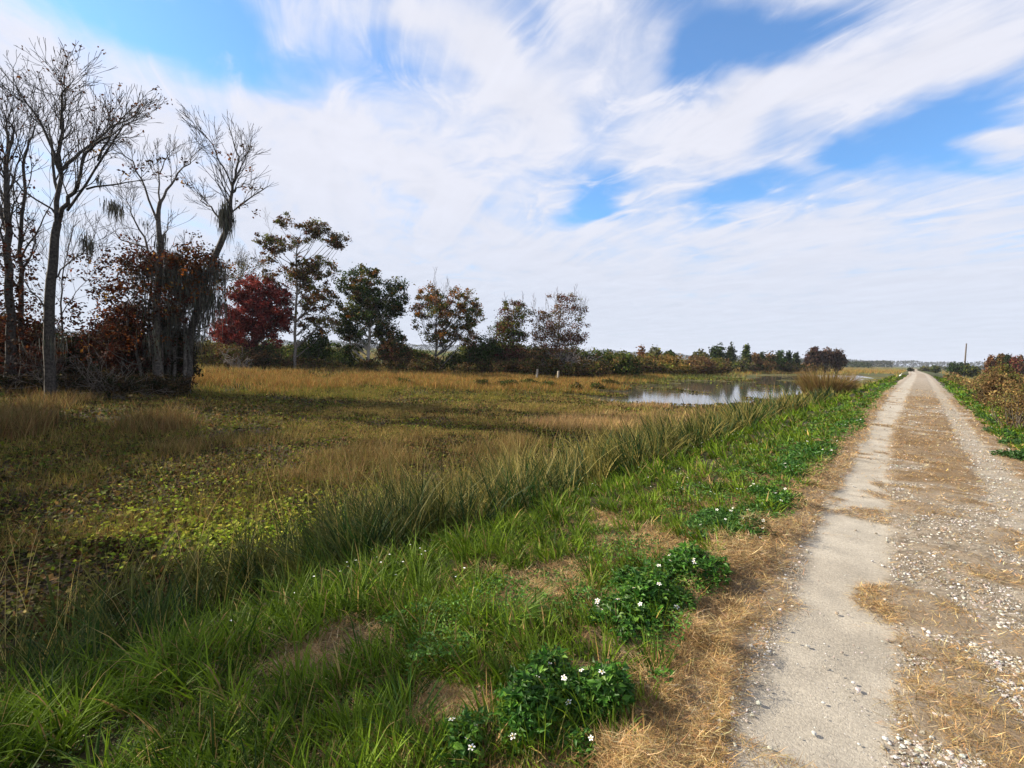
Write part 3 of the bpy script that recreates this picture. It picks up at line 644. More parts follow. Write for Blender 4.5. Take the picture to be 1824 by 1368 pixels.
# --- tall bare tree
D2 = 19.0
D2 = float((gp(92, 716, MZ)-EYE)@FH)
B = gp(90, 716, MZ); o = empty('bare_tree', B, 'tallest bare grey tree with a fan of leafless branches, left of photo', 'tree'); w = Wood()
w.line([B+[0, 0, -.2]]+[pt(a, b, D2) for a, b in ((86, 620), (90, 500), (96, 440), (102, 398))], .195, .13, .02, 3)
limbs(w, D2, [([(102, 398), (104, 340), (108, 250), (112, 215), (116, 175)], .095, .025, 0, 0.60, 3), ([(104, 396), (130, 365), (155, 335), (174, 286), (212, 265), (250, 252)], .085, .018, -1.0, 0.66, 3),
    ([(106, 306), (122, 275), (138, 245), (165, 205), (188, 185)], .07, .015, 1.2, 0.50, 3), ([(100, 380), (86, 320), (67, 235), (50, 205)], .07, .015, .8, 0.66, 3),
    ([(103, 300), (92, 235), (79, 200), (72, 175)], .055, .015, -1.0, 0.60, 3), ([(108, 230), (122, 180), (136, 175), (145, 160)], .05, .012, -.8, 0.56, 3),
    ([(154, 337), (190, 318), (225, 300)], .04, .012, 1.2, 0.56, 2), ([(101, 385), (70, 350), (48, 290)], .04, .012, -1.2, 0.56, 2), ([(120, 375), (160, 300), (205, 215), (232, 195)], .05, .012, .6, 0.45, 3),
    ([(90, 500), (112, 470), (140, 440), (150, 410)], .03, .012, .5, 0.45, 2), ([(88, 560), (66, 520), (50, 470)], .03, .012, -.5, 0.45, 2), ([(174, 286), (200, 230), (240, 190)], .04, .012, 0, 0.56, 2)])
w.build('trunk', o, DK*.9)
moss([(156, 425, 7, .15, .9, 130), (177, 318, 4, .1, .45, 50), (205, 365, 8, .2, .7, 70), (100, 600, 10, .4, .8, 60)], D2, o)
tp = np.array(w.tips); tp = tp[rng.random(len(tp)) < .10]
V, F, c = leafcloud(tp, np.full(len(tp), .15), 4, .10, [(.14, .06, .025), (.09, .04, .02)]); mesh('dead_leaves', V, F, M_LEAF, c, o)
print('t2', len(w.A))
# --- two trees at the frame's edge
def edge_tree(label, base, D, specs, blobs, name='leafy_tree', cols=None):
    B = base_at(base, D); o = empty(name, B, label, 'tree', 'trees at the left end of the tree line'); w = Wood(); w.line([B+[0, 0, -.2], pt(*specs[0][0][0], D)], specs[0][1]*1.35, specs[0][1], .02)
    limbs(w, D, specs); w.build('trunk', o, DK)
    cent, cr = [], []
    for (cx, cy, rx, ry, m) in blobs:
        for _ in range(int(m*.8)):
            v = rng.normal(size=3); v /= np.linalg.norm(v); v *= rng.random()**.4
            cent.append(pt(cx, cy, D)+RT*v[0]*rx*D/F_PX+np.array([0, 0, 1.])*v[1]*ry*D/F_PX+FH*v[2]*1.6); cr.append(rng.uniform(.12, .32))
    V, F, c = leafcloud(np.array(cent), cr, 16, .13, cols or [(.07, .022, .011), (.055, .018, .011), (.045, .026, .012), (.17, .06, .018)], [3, 3, 3, .7]); mesh('crown', V, F, M_LEAF, c, o); return o
edge_tree('dark tree at the very left edge with rust red leaves low down', 16, 21, [([(18, 600), (16, 480), (12, 380), (10, 296), (14, 260), (12, 215)], .17, .03, 0, .85, 3), ([(14, 420), (-20, 340), (-50, 250)], .07, .02, .5, .8, 2), ([(12, 300), (35, 240), (31, 215)], .05, .02, -.5, .6, 3)],
    [(10, 470, 45, 60, 60), (10, 560, 45, 60, 80), (-10, 400, 40, 50, 25), (20, 300, 40, 60, 14), (5, 180, 25, 40, 10), (20, 640, 40, 50, 60)])
edge_tree('slender dark tree close behind the edge tree with a few rust leaves', 42, 22, [([(40, 620), (37, 500), (36, 430), (41, 296), (52, 250), (62, 225)], .11, .02, 0, .8, 3), ([(37, 460), (62, 400), (75, 350)], .04, .015, .5, 1.0, 2), ([(38, 520), (10, 470), (-5, 430)], .04, .015, -.5, 1.0, 2)],
    [(50, 500, 24, 50, 26), (45, 570, 35, 45, 50), (55, 640, 30, 40, 40), (45, 380, 26, 50, 8)])
# thin sapling between
B = base_at(118, 24); o = empty('bare_sapling', B, 'thin pale leafless sapling just right of the tallest bare tree', 'tree'); w = Wood()
w.line([B, pt(112, 620, 24)], .07, .05); limbs(w, 24, [([(112, 620), (108, 540), (113, 480), (122, 440)], .05, .012, 0, 1.1, 3), ([(110, 560), (128, 520), (150, 490)], .025, .01, .4, 1.0, 3), ([(110, 590), (88, 560), (70, 540)], .025, .01, .4, .9, 2)]); w.build('trunk', o, DK*1.5)
# --- moss hung pair
D4 = 22.5
B = base_at(285, D4); o = empty('mossy_tree', B, 'pale forked tree with two bare upper limbs rising from moss and rusty leaves', 'tree', 'moss draped trees'); w = Wood()
w.line([B+[0, 0, -.2], pt(283, 640, D4), pt(279, 531, D4), pt(284, 460, D4)], .22, .13, .03)
for pl in ([(262, 708), (266, 640), (256, 560), (262, 480)], [(300, 708), (302, 620), (312, 540), (308, 470)], [(318, 706), (322, 640), (318, 560), (330, 500)], [(246, 708), (240, 650), (222, 590), (212, 540)], [(290, 706), (296, 600), (330, 540)]):
    w.line([pt(a, b, D4)+FH*.3 for a, b in pl], .09, .04, .05)
    for q in pl[1:]: w.grow(pt(q[0], q[1], D4)+FH*.3, rng.normal(0, 1, 3)*[1, 1, .3]+[0, 0, .5], .9, .025, 2, .02, .15, .65, .7, (.3, .9), .008)
limbs(w, D4, [([(284, 460), (282, 398), (285, 360)], .12, .08, 0, 1, 0), ([(285, 362), (298, 325), (312, 290), (326, 262)], .06, .014, .8, 0.52, 3), ([(282, 400), (266, 337), (254, 296), (232, 272)], .05, .014, -.8, 0.52, 3), ([(285, 360), (280, 310), (296, 270)], .04, .014, .2, 0.49, 3),
    ([(281, 500), (262, 455), (246, 419), (215, 373), (203, 352)], .07, .014, .8, 0.52, 3), ([(258, 440), (205, 424), (182, 402)], .04, .012, .6, 0.49, 2), ([(284, 470), (300, 420), (320, 400)], .04, .012, -.6, 0.49, 2), ([(280, 560), (240, 520), (200, 505)], .05, .012, -.6, 0.49, 2)])
w.build('trunk', o, np.array([.125, .112, .098]))
moss([(205, 362, 9, .3, .9, 130), (285, 430, 4, .2, .9, 90), (310, 455, 8, .3, 1.3, 180), (292, 420, 4, .1, .8, 60), (262, 470, 14, .5, 1.5, 200), (258, 395, 5, .2, .5, 40), (275, 540, 12, .7, 1.4, 160), (300, 600, 12, .7, 1.4, 160), (330, 480, 14, .5, 1.0, 160)]+[(rng.uniform(262, 325), rng.triangular(440, 470, 610), rng.uniform(3, 7), .35, rng.uniform(.5, 1.4), 60) for _ in range(24)], D4, o)
cent = np.concatenate([pt(cx, cy, D4)+RT*rng.normal(0, sx, (m, 1))+FH*rng.normal(0, .9, (m, 1))+np.array([0, 0, 1.])*rng.normal(0, sy, (m, 1)) for cx, cy, sx, sy, m in ((270, 470, .7, .35, 60), (225, 475, .6, .5, 55), (200, 520, .5, .6, 40), (250, 540, .8, .7, 90), (230, 600, 1.0, .6, 110), (345, 460, .5, .35, 40), (275, 300, 1.0, .5, 10), (310, 520, .5, .6, 40))])
V, F, c = leafcloud(cent, np.full(len(cent), .24), 20, .13, [(.17, .05, .015), (.075, .022, .012), (.05, .027, .013), (.36, .18, .03)], [1.6, 4, 4, .5]); mesh('crown', V, F, M_LEAF, c, o)
B = gp(333, 704, MZ); D5 = float((B-EYE)@FH)
o = empty('mossy_tree', B, 'leaning tree right in the dark clump with a beard of moss on its upper trunk', 'tree', 'moss draped trees'); w = Wood()
w.line([B+[0, 0, -.2]]+[pt(a, b, D5) for a, b in ((336, 640), (340, 593), (358, 521), (379, 465), (399, 419))], .17, .13, .02)
limbs(w, D5, [([(399, 419), (408, 390), (411, 355), (414, 330), (424, 290), (418, 262)], .11, .025, 0, 0.57, 3), ([(402, 400), (374, 373), (353, 357), (332, 332)], .05, .014, .8, 0.52, 3), ([(413, 345), (430, 335), (451, 327), (466, 319)], .03, .008, -.3, .5, 1), ([(414, 335), (402, 300), (389, 265), (375, 245)], .04, .014, -.6, 0.49, 3),
    ([(416, 320), (430, 280), (432, 255)], .03, .012, .6, 0.44, 3), ([(358, 521), (385, 500), (400, 495)], .03, .012, .6, .7, 2), ([(350, 545), (325, 500), (318, 450)], .06, .014, .6, 0.44, 3)])
w.build('trunk', o, DK*.95)
moss([(404, 372, 9, .25, 1.5, 420), (398, 385, 6, .2, 1.2, 160), (385, 470, 12, .4, 1.6, 220), (350, 500, 22, .6, 1.9, 480), (372, 520, 12, .4, 1.3, 200), (392, 530, 5, .3, 1.6, 120)]+[(rng.uniform(305, 378), rng.triangular(450, 480, 620), rng.uniform(4, 8), .35, rng.uniform(.6, 1.5), 70) for _ in range(26)], D5, o)
cent = np.concatenate([pt(cx, cy, D5)+RT*rng.normal(0, sx, (m, 1))+FH*rng.normal(0, .7, (m, 1))+np.array([0, 0, 1.])*rng.normal(0, sy, (m, 1)) for cx, cy, sx, sy, m in ((355, 470, .6, .3, 50), (330, 520, .6, .6, 60), (370, 500, .4, .5, 30), (420, 330, .5, .9, 8))])
V, F, c = leafcloud(cent, np.full(len(cent), .22), 18, .13, [(.25, .08, .02), (.14, .05, .018), (.10, .06, .02)]); mesh('crown', V, F, M_LEAF, c, o)
print('mossy', round(time.time()-T0, 1))
# --- leafy row beyond the golden grass
ROW = 'leafy trees in the row beyond the golden grass'
GRN, OLV, ORG, RED, DRD, BRN, PNK = (.045, .080, .016), (.125, .135, .026), (.34, .14, .028), (.25, .040, .03), (.12, .02, .018), (.17, .095, .04), (.38, .19, .11)
leafy('leafy_tree', 'dense dark crimson maple with rounded crown beside the moss draped trees', 'tree', ROW, 448, 50, [(448, 600), (450, 540)],
      [(450, 585, 62, 40, 150), (465, 530, 50, 40, 110), (440, 560, 50, 40, 90), (500, 560, 26, 50, 60), (395, 590, 22, 22, 26), (445, 520, 34, 28, 36)], .20, [RED, DRD, (.26, .05, .03), (.13, .03, .02)], [5, 4, 2, 2], bark=(.06, .05, .04), per=32, clr=.36)
leafy('leafy_tree', 'thin twiggy grey olive tree showing its top just behind the crimson maple', 'tree', ROW, 425, 56, [(425, 560), (428, 490)], [(425, 500, 34, 40, 40), (445, 480, 26, 26, 20)], .17, [BRN, OLV, (.13, .11, .07)], None, per=14, bare=26)
leafy('leafy_tree', 'tallest of the leafy row, slim grey trunk under open brown and olive tufts', 'tree', ROW, 526, 50, [(527, 600), (530, 520), (529, 455), (535, 420)],
      [(505, 392, 20, 12, 14), (555, 410, 30, 22, 46), (600, 432, 22, 16, 34), (480, 425, 22, 20, 24), (510, 440, 30, 22, 24), (475, 455, 16, 20, 14), (560, 480, 40, 24, 60), (530, 490, 34, 26, 50), (565, 530, 38, 30, 70), (480, 500, 20, 26, 20), (580, 575, 22, 20, 26), (545, 560, 20, 26, 24)], .18, [OLV, BRN, ORG, (.06, .05, .018), (.12, .04, .02)], [4, 4, 1.5, 3, 1.5], bark=(.20, .18, .16), per=24, r0=.17, bare=6, clr=.32)
leafy('leafy_tree', 'dark green broad tree on a short white trunk in the middle of the row', 'tree', ROW, 655, 55, [(656, 625), (660, 560), (655, 500)],
      [(655, 560, 58, 50, 170), (625, 610, 26, 26, 34), (700, 622, 26, 22, 30), (640, 510, 40, 34, 90), (680, 545, 40, 50, 80), (708, 540, 20, 28, 30), (705, 505, 18, 12, 12), (615, 565, 22, 26, 30), (660, 480, 26, 12, 12), (625, 590, 30, 18, 26), (690, 600, 34, 18, 40)], .20, [GRN, (.025, .04, .01), OLV, BRN, ORG], [6, 4, 2.5, 1.2, .5], bark=(.62, .58, .52), per=30, r0=.24, clr=.38)
leafy('leafy_tree', 'sparse olive and orange tree with bare twig tips, left of the gap in the row', 'tree', ROW, 775, 53, [(777, 620), (776, 580), (780, 540)],
      [(790, 550, 52, 30, 90), (770, 530, 34, 26, 46), (835, 565, 26, 26, 50), (825, 530, 26, 22, 22), (745, 560, 20, 26, 18), (790, 595, 46, 24, 70), (835, 605, 26, 24, 30), (850, 550, 12, 16, 12)], .18, [OLV, BRN, ORG, GRN, PNK], [4, 3, 2.4, 2, .8], bark=(.17, .16, .15), per=24, bare=34, clr=.34)
leafy('leafy_tree', 'small upright olive and maroon tree just right of the gap in the row', 'tree', ROW, 915, 56, [(915, 620), (915, 570)], [(915, 570, 32, 36, 80), (905, 605, 36, 34, 70), (925, 545, 14, 10, 8), (885, 590, 12, 30, 18)], .18, [GRN, OLV, (.11, .03, .022), BRN], [3, 3, 3, 2], per=26, bare=14)
leafy('leafy_tree', 'last tree of the row by the fence posts, pinkish brown crown spreading right', 'tree', ROW, 990, 56, [(992, 620), (997, 570), (1000, 545)], [(985, 580, 34, 30, 60), (1010, 545, 34, 20, 34), (1030, 560, 16, 12, 10), (1000, 530, 26, 8, 8), (1020, 600, 18, 22, 30), (960, 570, 16, 26, 18), (985, 615, 44, 30, 80), (1025, 590, 22, 30, 26)], .16, [BRN, (.16, .09, .06), (.15, .04, .03), OLV, PNK], [4, 3, 2, 1.5, 1], bark=(.19, .17, .16), per=20, bare=34)
print('row', round(time.time()-T0, 1))
# --- undergrowth shrubs
def shrub(label, px, top, hw, D, cols, wts=None, name='shrub', cat='shrub', group=None, per=22, leaf=.17, twig=8, z=MZ, shape=.9, cl=None, clr=.3, spiky=0, depth=None):
    B = base_at(px, D, z); o = empty(name, B, label, cat, group); H = pt(px, top, D)[2]-z; W = hw*D/F_PX; dm = depth or W*.8
    m = cl or int(max(14, 36*H*W/(clr*clr*14))); v = rng.normal(size=(m, 3)); v = unit(v)*(rng.random((m, 1))**.38)
    hz = (v[:, 2]*.5+.5)**shape; sc_ = np.sqrt(np.clip(1-(hz*.92)**2.4, .08, 1))*.35+.65
    if spiky: sc_ = np.clip(1.05-hz, .06, 1)
    q = B+RT*(v[:, :1]*W)*sc_[:, None]+FH*(v[:, 1:2]*dm)*sc_[:, None]; q[:, 2] = z+.12+hz*H*rng.uniform(.82, 1.02, m)
    w = Wood()
    for i in range(twig): 
        j = rng.integers(m); mid = (B+q[j])/2+rng.normal(0, .12, 3)*min(1, H); rr_ = .012*max(1, D/35)*(1.2 if H > 2.5 else .8)
        w.seg(B+rng.normal(0, .05*W, 3)*[1, 1, 0], mid, rr_*1.5, rr_); w.seg(mid, q[j], rr_, rr_*.4)
    w.build('stem', o, np.array([.12, .10, .08]), 4)
    V, F, c = leafcloud(q, np.full(m, clr), per, leaf, cols, wts); V[:, 2] = np.maximum(V[:, 2], z+.02)
    mesh('foliage', V, F, M_LEAF, c, o); return o
UG = 'undergrowth shrubs beneath the tree row'
DG, YG, DB = (.032, .052, .013), (.14, .18, .03), (.075, .05, .026)
for a in [('golden olive bush right of the moss draped trees', 372, 607, 32, 49, [(.20, .15, .03), OLV, BRN], [3, 3, 2]), ('brown olive thicket below the left side of the crimson maple', 415, 612, 34, 48, [BRN, OLV, (.15, .09, .03)], None),
          ('dark brown thicket below the right side of the crimson maple', 470, 618, 34, 49, [DB, DG, BRN], None), ('dark low shrub at the foot of the slim grey trunk', 515, 632, 26, 52, [DG, DB], None),
          ('dense dark green bush right of the slim grey trunk', 560, 585, 30, 51, [DG, GRN, OLV], [4, 3, 1]), ('green shrub between the dark bush and the white trunk', 612, 622, 28, 55, [GRN, YG, DG], [3, 1.5, 3]),
          ('low green shrub just left of the white trunk', 636, 638, 18, 57, [GRN, YG, BRN], None), ('maroon tinged bush just right of the white trunk', 702, 600, 34, 53, [BRN, (.10, .03, .02), DG], [3, 1.5, 3]),
          ('low dark shrub left of the sparse orange tree', 745, 632, 24, 55, [DG, OLV, DB], None), ('low dark shrub right of the sparse orange tree', 808, 628, 28, 55, [DG, GRN, OLV], None),
          ('dense dark green bush filling the gap in the row', 862, 596, 36, 53, [DG, GRN, DB], [4, 2, 1]), ('dark maroon bush under the small upright tree', 908, 612, 34, 53, [DB, (.08, .025, .02), DG], None),
          ('dark brown thicket between the last two trees', 950, 618, 32, 54, [DB, BRN, DG], None), ('grey twiggy thicket behind the fence posts', 1010, 628, 34, 54, [(.10, .085, .07), DB, (.13, .11, .09)], None),
          ('dark thicket at the right end of the tree row', 1050, 632, 32, 56, [DB, DG, (.09, .075, .06)], None)]:
    shrub(a[0], *a[1:6], a[6], group=UG, leaf=.19, clr=.32, per=24, twig=22)
UG2 = 'low brush filling in beneath the tree row'
for px, top in ((385, 604), (430, 600), (480, 606), (530, 612), (585, 610), (720, 616), (745, 622), (840, 612), (890, 610), (935, 612), (975, 616), (1015, 618), (1045, 624), (1075, 628), (1110, 629)):
    shrub('bushy growth in the second line behind the tree row', px, top, 34, 60+rng.normal(0, 1), [DG, GRN, BRN, OLV, YG], [3, 3, 2, 3, 1.5], group='bushy growth in the second line behind the tree row', leaf=.24, clr=.4, per=34, twig=5)
for px in range(352, 1075, 30):
    if 620 < px < 690 or 745 < px < 830:
        if rng.random() < .5: continue
    shrub('low dark brush in the line beneath the tree row', px+rng.normal(0, 5), 640+rng.normal(0, 4), 24, 50.5+rng.normal(0, 1), [DB, DG, BRN, OLV, (.14, .09, .03)], None, group=UG2, leaf=.17, clr=.25, per=18, twig=5, name='low_shrub')
print('under', round(time.time()-T0, 1))
# --- thicket at the left
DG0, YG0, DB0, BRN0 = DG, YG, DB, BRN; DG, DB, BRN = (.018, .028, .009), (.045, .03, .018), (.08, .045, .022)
LT = 'thicket of shrubs below the left trees'
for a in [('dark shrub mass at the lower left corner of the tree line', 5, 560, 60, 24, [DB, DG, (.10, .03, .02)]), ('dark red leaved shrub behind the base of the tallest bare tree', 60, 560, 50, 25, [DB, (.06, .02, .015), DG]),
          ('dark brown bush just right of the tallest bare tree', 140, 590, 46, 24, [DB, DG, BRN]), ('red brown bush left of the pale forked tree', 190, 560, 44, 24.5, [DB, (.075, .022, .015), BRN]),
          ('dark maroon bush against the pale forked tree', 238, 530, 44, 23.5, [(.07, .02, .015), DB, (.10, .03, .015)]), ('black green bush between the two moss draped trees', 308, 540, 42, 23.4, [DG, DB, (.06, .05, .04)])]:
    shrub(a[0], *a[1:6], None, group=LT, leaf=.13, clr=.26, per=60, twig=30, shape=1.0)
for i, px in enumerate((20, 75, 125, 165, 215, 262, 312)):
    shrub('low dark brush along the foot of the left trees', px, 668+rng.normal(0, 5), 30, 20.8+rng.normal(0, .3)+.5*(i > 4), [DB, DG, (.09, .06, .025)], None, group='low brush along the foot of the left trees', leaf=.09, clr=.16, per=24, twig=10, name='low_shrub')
DG, YG, DB, BRN = DG0, YG0, DB0, BRN0
for px, py, hw in ((860, 690, 16), (905, 692, 20), (945, 690, 22), (975, 693, 16), (1025, 697, 13), (1062, 696, 12), (1085, 690, 18), (720, 688, 12)):
    P_ = gp(px, py, MZ); D_h = float((P_-EYE)@FH)
    shrub('low dark green hummock in the golden marsh grass before the tree row', px, py-11, hw, D_h, [(.045, .07, .014), (.08, .09, .02), (.14, .10, .03)], None, group='low dark hummocks in the golden marsh grass', leaf=.13, clr=.16, per=26, twig=4, name='low_shrub', depth=.6)
# leafless brush with pale twigs
def brush(label, px, D, H, hw, n, col, group=None):
    B = base_at(px, D); o = empty('dead_shrub', B, label, 'shrub', group); w = Wood()
    for i in range(n):
        a = rng.random()*6.283; d = np.array([math.cos(a)*.8, math.sin(a)*.8, 1.0]); s0 = B+np.array([math.cos(a), math.sin(a), 0])*rng.random()*hw*.12
        w.grow(s0, d, H*rng.uniform(.35, .7), .013*max(1, D/25), 2, -.02, .22, .6, .7, (.4, 1.0), .006*max(1, D/22), 4)
    w.build('branches', o, np.array(col), 4); return o
brush('leafless grey brush arching in front of the left thicket', 200, 20.6, 2.0, 1.6, 16, (.16, .14, .12)); brush('leafless brush at the foot of the tallest bare tree', 110, 20.6, 1.8, .8, 12, (.13, .115, .10))
brush('tangle of bare twigs beside the left frame edge', 40, 21, 2.6, 1.6, 12, (.12, .10, .09)); brush('pale leafless shrub in front of the brown olive thicket', 425, 47, 2.0, 1.4, 14, (.30, .26, .22))
brush('grey leafless shrub right of the fence posts', 1020, 51.5, 2.8, 2.6, 34, (.20, .18, .17)); brush('grey leafless shrub behind the left fence post', 975, 53, 2.4, 2.0, 24, (.18, .16, .15))
# --- shrubs and small trees behind the pond
FB = 'shrubs along the far side of the pond'
for a in [('olive scrub just right of the tree row', 1085, 627, 34, 62, [OLV, (.09, .07, .025), DG]), ('yellow green scrub left of the golden reeds', 1125, 630, 34, 68, [(.12, .10, .025), OLV, BRN]), ('golden brown scrub behind the golden reeds', 1160, 630, 30, 74, [(.20, .12, .03), OLV, BRN]),
          ('golden reed like scrub above the left part of the pond', 1195, 632, 30, 70, [(.32, .21, .05), (.22, .14, .04), OLV]), ('grey brown scrub above the middle of the pond', 1240, 634, 32, 76, [(.14, .09, .055), BRN, (.2, .13, .05)]), ('olive and tan scrub above the right part of the pond', 1275, 637, 26, 80, [(.16, .13, .04), OLV, BRN]),
          ('grey green scrub under the small dark trees', 1315, 640, 28, 98, [OLV, DG, (.15, .12, .08)]), ('brown scrub right of the small dark trees', 1350, 641, 30, 104, [BRN, DG, (.2, .11, .04)]), ('dark scrub before the far brown trees', 1400, 643, 34, 112, [DG, BRN, OLV]), ('mixed brown scrub behind the tall reed clump', 1440, 645, 26, 118, [BRN, DG, (.16, .1, .05)])]:
    shrub(a[0], *a[1:6], None, group=FB, leaf=.30, clr=.42, per=22, twig=10, depth=3.0)
for i, px in enumerate(range(1075, 1300, 21)):
    shrub('low tan brush at the far edge of the pond', px, 646+rng.normal(0, 2), 16, 62+i*1.6, [(.2, .13, .04), OLV, BRN, DB], None, group='low tan brush at the far edge of the pond', leaf=.24, clr=.3, per=18, twig=4, name='low_shrub', depth=1.5)
FT = 'small far trees beyond the pond'
for a in [('tiny rust coloured conical tree above the olive scrub', 1141, 614, 9, 80, [(.20, .09, .03), BRN], 1), ('little grey green tree right of the rust conical one', 1163, 618, 13, 90, [OLV, (.12, .12, .06)], 0), ('low dark bushy tree left of the three dark far trees', 1190, 622, 9, 90, [DG, GRN], 0), ('pale scrubby small tree between the low dark tree and the dark far trees', 1245, 624, 16, 96, [(.13, .12, .06), OLV], 0),
          ('first of three dark far trees, flat topped', 1276, 611, 12, 100, [DG, GRN, (.04, .05, .03)], 0), ('second of three dark far trees, pointed', 1299, 611, 12, 102, [DG, (.04, .05, .02)], 1), ('third of three dark far trees, leaning cone', 1327, 614, 11, 104, [GRN, DG, OLV], 1),
          ('small rust brown tree right of the three dark far trees', 1342, 628, 10, 106, [(.16, .09, .03), BRN], 0), ('tiny dark cone right of the small rust brown tree', 1355, 622, 5, 108, [DG], 1), ('small brown tree in the middle of the far row', 1371, 628, 9, 110, [BRN, DG], 0), ('dark rounded tree in the middle of the far row', 1388, 625, 9, 112, [DG, GRN], 0), ('dark pointed pair tree of the far row', 1403, 625, 8, 112, [DG], 1), ('dark cone shaped tree near the right of the far row', 1416, 623, 8, 114, [DG, (.03, .04, .02)], 1),
          ('dark maroon far tree, left of the brown pair', 1447, 617, 13, 118, [(.07, .035, .03), DB], 0), ('brown grey far tree behind the tall reed clump', 1469, 619, 13, 118, [(.12, .07, .05), DB, (.16, .09, .06)], 0), ('brown far tree at the right end of the row behind the reed clump', 1490, 620, 13, 118, [(.13, .07, .05), DB], 0)]:
    shrub(a[0], *a[1:6], None, name='small_tree', cat='tree', group=FT, leaf=.42, clr=.42, per=20, twig=8, depth=1.6, spiky=a[6], shape=1.0 if a[6] else .7)
# --- right hand trees
for a in [('rust brown cypress, leftmost of the cluster beyond the right weeds', 1762, 632, 13, 95, [(.20, .075, .02), (.13, .06, .02), BRN]), ('olive topped brown cypress, second in the cluster beyond the right weeds', 1778, 628, 10, 97, [(.14, .07, .02), OLV, BRN]), ('narrow dark green cypress in the middle of the right cluster', 1790.5, 629, 6, 98, [DG]),
          ('reddish cypress right of the narrow dark one', 1803, 633, 9, 96, [(.18, .06, .04), DRD, BRN]), ('reddish cypress at the right end of the cluster', 1813, 631, 10, 99, [(.15, .05, .035), DB, BRN])]:
    shrub(a[0], *a[1:6], None, name='cypress_tree', cat='tree', group='cypress trees beyond the right hand weeds', leaf=.38, clr=.36, per=24, twig=8, z=-.7, spiky=1, shape=.8, depth=1.6, cl=90)
shrub('low dark green tree just left of the leaning pole', 1705, 645, 16, 120, [DG, (.03, .06, .015)], None, name='small_tree', cat='tree', leaf=.4, clr=.5, z=-.7, shape=.7)
for a in [('low green bush at the foot of the leaning pole', 1728, 652, 14, 118, [DG, OLV]), ('faint grey bush where the right verge meets the horizon', 1648, 652.5, 10, 180, [(.12, .11, .08), OLV]), ('dark green bush on the right near the vanishing road', 1665, 652, 8, 170, [DG, OLV]), ('small dark bush on the left verge where the road vanishes', 1622, 656, 4, 150, [DB, DG])]:
    shrub(a[0], *a[1:6], None, leaf=.4, clr=.4, z=-.5 if a[1] > 1640 else -.2)
# --- right hand weeds
x, y, r = polar(26000, 8, 110, 1.7, -26, 4); k = (x > 2.9+.5*fbm(y, y*0, 3, 2, 141)) & (x < 30); x, y, r = x[k], y[k], r[k]
px, py = pm(x, y, -.5); yel = inpoly(px+rng.normal(0, 4, len(x)), py+rng.normal(0, 2, len(x)), [(1670, 656), (1720, 657), (1745, 668), (1745, 700), (1720, 694), (1690, 672)]); k = ~yel; x, y, r = x[k], y[k], r[k]; n = len(x)
H = np.minimum(rng.uniform(.5, 1.25, n)*(.55+.5*ss(x, 2.9, 4.2))*(.8+.5*fbm(x, y, 2.2, 3, 142)), 1.9)+.35*ss(x, 4, 6); z0 = gz(x, y)
bag = Bag(); tipd = rng.normal(0, .12, (n, 2))
V, F, c = blades(np.stack([x, y, z0], 1), H, .010*np.maximum(1, r/9)**.8, rng.random(n)*6.283, rng.uniform(0, .2, n), rng.uniform(-.1, .3, n), pal(n, [(.20, .12, .055), (.30, .20, .08), (.13, .08, .045), (.42, .28, .10)], [3, 3, 2, 1.2]), 3); bag.add(V, F, c)
zc = fbm(x, y, 1.6, 3, 143); i = np.repeat(np.arange(n), 20); m = len(i)
P = np.stack([x[i]+rng.normal(0, .09, m), y[i]+rng.normal(0, .09, m), z0[i]+H[i]*rng.uniform(.15, 1.0, m)], 1)
cw = pal(m, [(.22, .13, .05), (.28, .18, .07), (.14, .08, .04), (.34, .24, .09), (.13, .15, .035)], [4, 3, 2, 3, 3]); gq = (rng.random(m) < .6*ss(zc[i], .5, .6)); cw[gq] = pal(gq.sum(), [(.07, .09, .02), (.12, .13, .03)])
V, F, c = chips(P, rng.uniform(.03, .07, m)*np.maximum(1, r[i]/11)**.85, cw, 0, .45); bag.add(V, F, c)
tag(bag.build('weeds', M_DRY), kind='stuff')
x, y, r = polar(120000, 14, 110, 1.6, -14, 4); px, py = pm(x, y, -.5); k = inpoly(px, py, [(1668, 656), (1725, 657), (1752, 668), (1752, 702), (1722, 696), (1690, 676)]) & (x > 1.9); x, y, r = x[k], y[k], r[k]; n = len(x)
V, F, c = blades(np.stack([x, y, gz(x, y)], 1), rng.uniform(.4, .95, n), .006*np.maximum(1, r/8)**.85, rng.random(n)*.8+2.6, rng.uniform(.1, .6, n), rng.uniform(.2, .9, n), pal(n, [(.50, .36, .11), (.42, .31, .09), (.34, .30, .08)]), 3)
tag(mesh('golden_grass', V, F, M_DRY, c), kind='stuff')
RS = 'bushy weeds on the right verge'
for a in [('dark brown bushy weed, nearest on the right verge', 1812, 672, 32, 13.8, [(.20, .13, .05), (.17, .10, .045), (.30, .21, .08), (.14, .15, .04)]), ('rust coloured weed bush at the right frame edge', 1850, 674, 22, 14, [(.22, .10, .03), (.2, .13, .05), (.12, .08, .04)]), ('brown bush half way along the right weeds', 1772, 665, 18, 22, [(.17, .11, .045), (.12, .08, .04), (.22, .14, .055)]), ('olive brown weed bush before the cypress cluster', 1780, 651, 24, 28, [OLV, BRN, (.1, .12, .03)])]:
    shrub(a[0], *a[1:6], None, group=RS, z=-.45, leaf=.05 if a[4] < 15 else .09, clr=.12 if a[4] < 15 else .2, per=26, twig=50, depth=.9, name='weed_bush', cat='bush', cl=230)
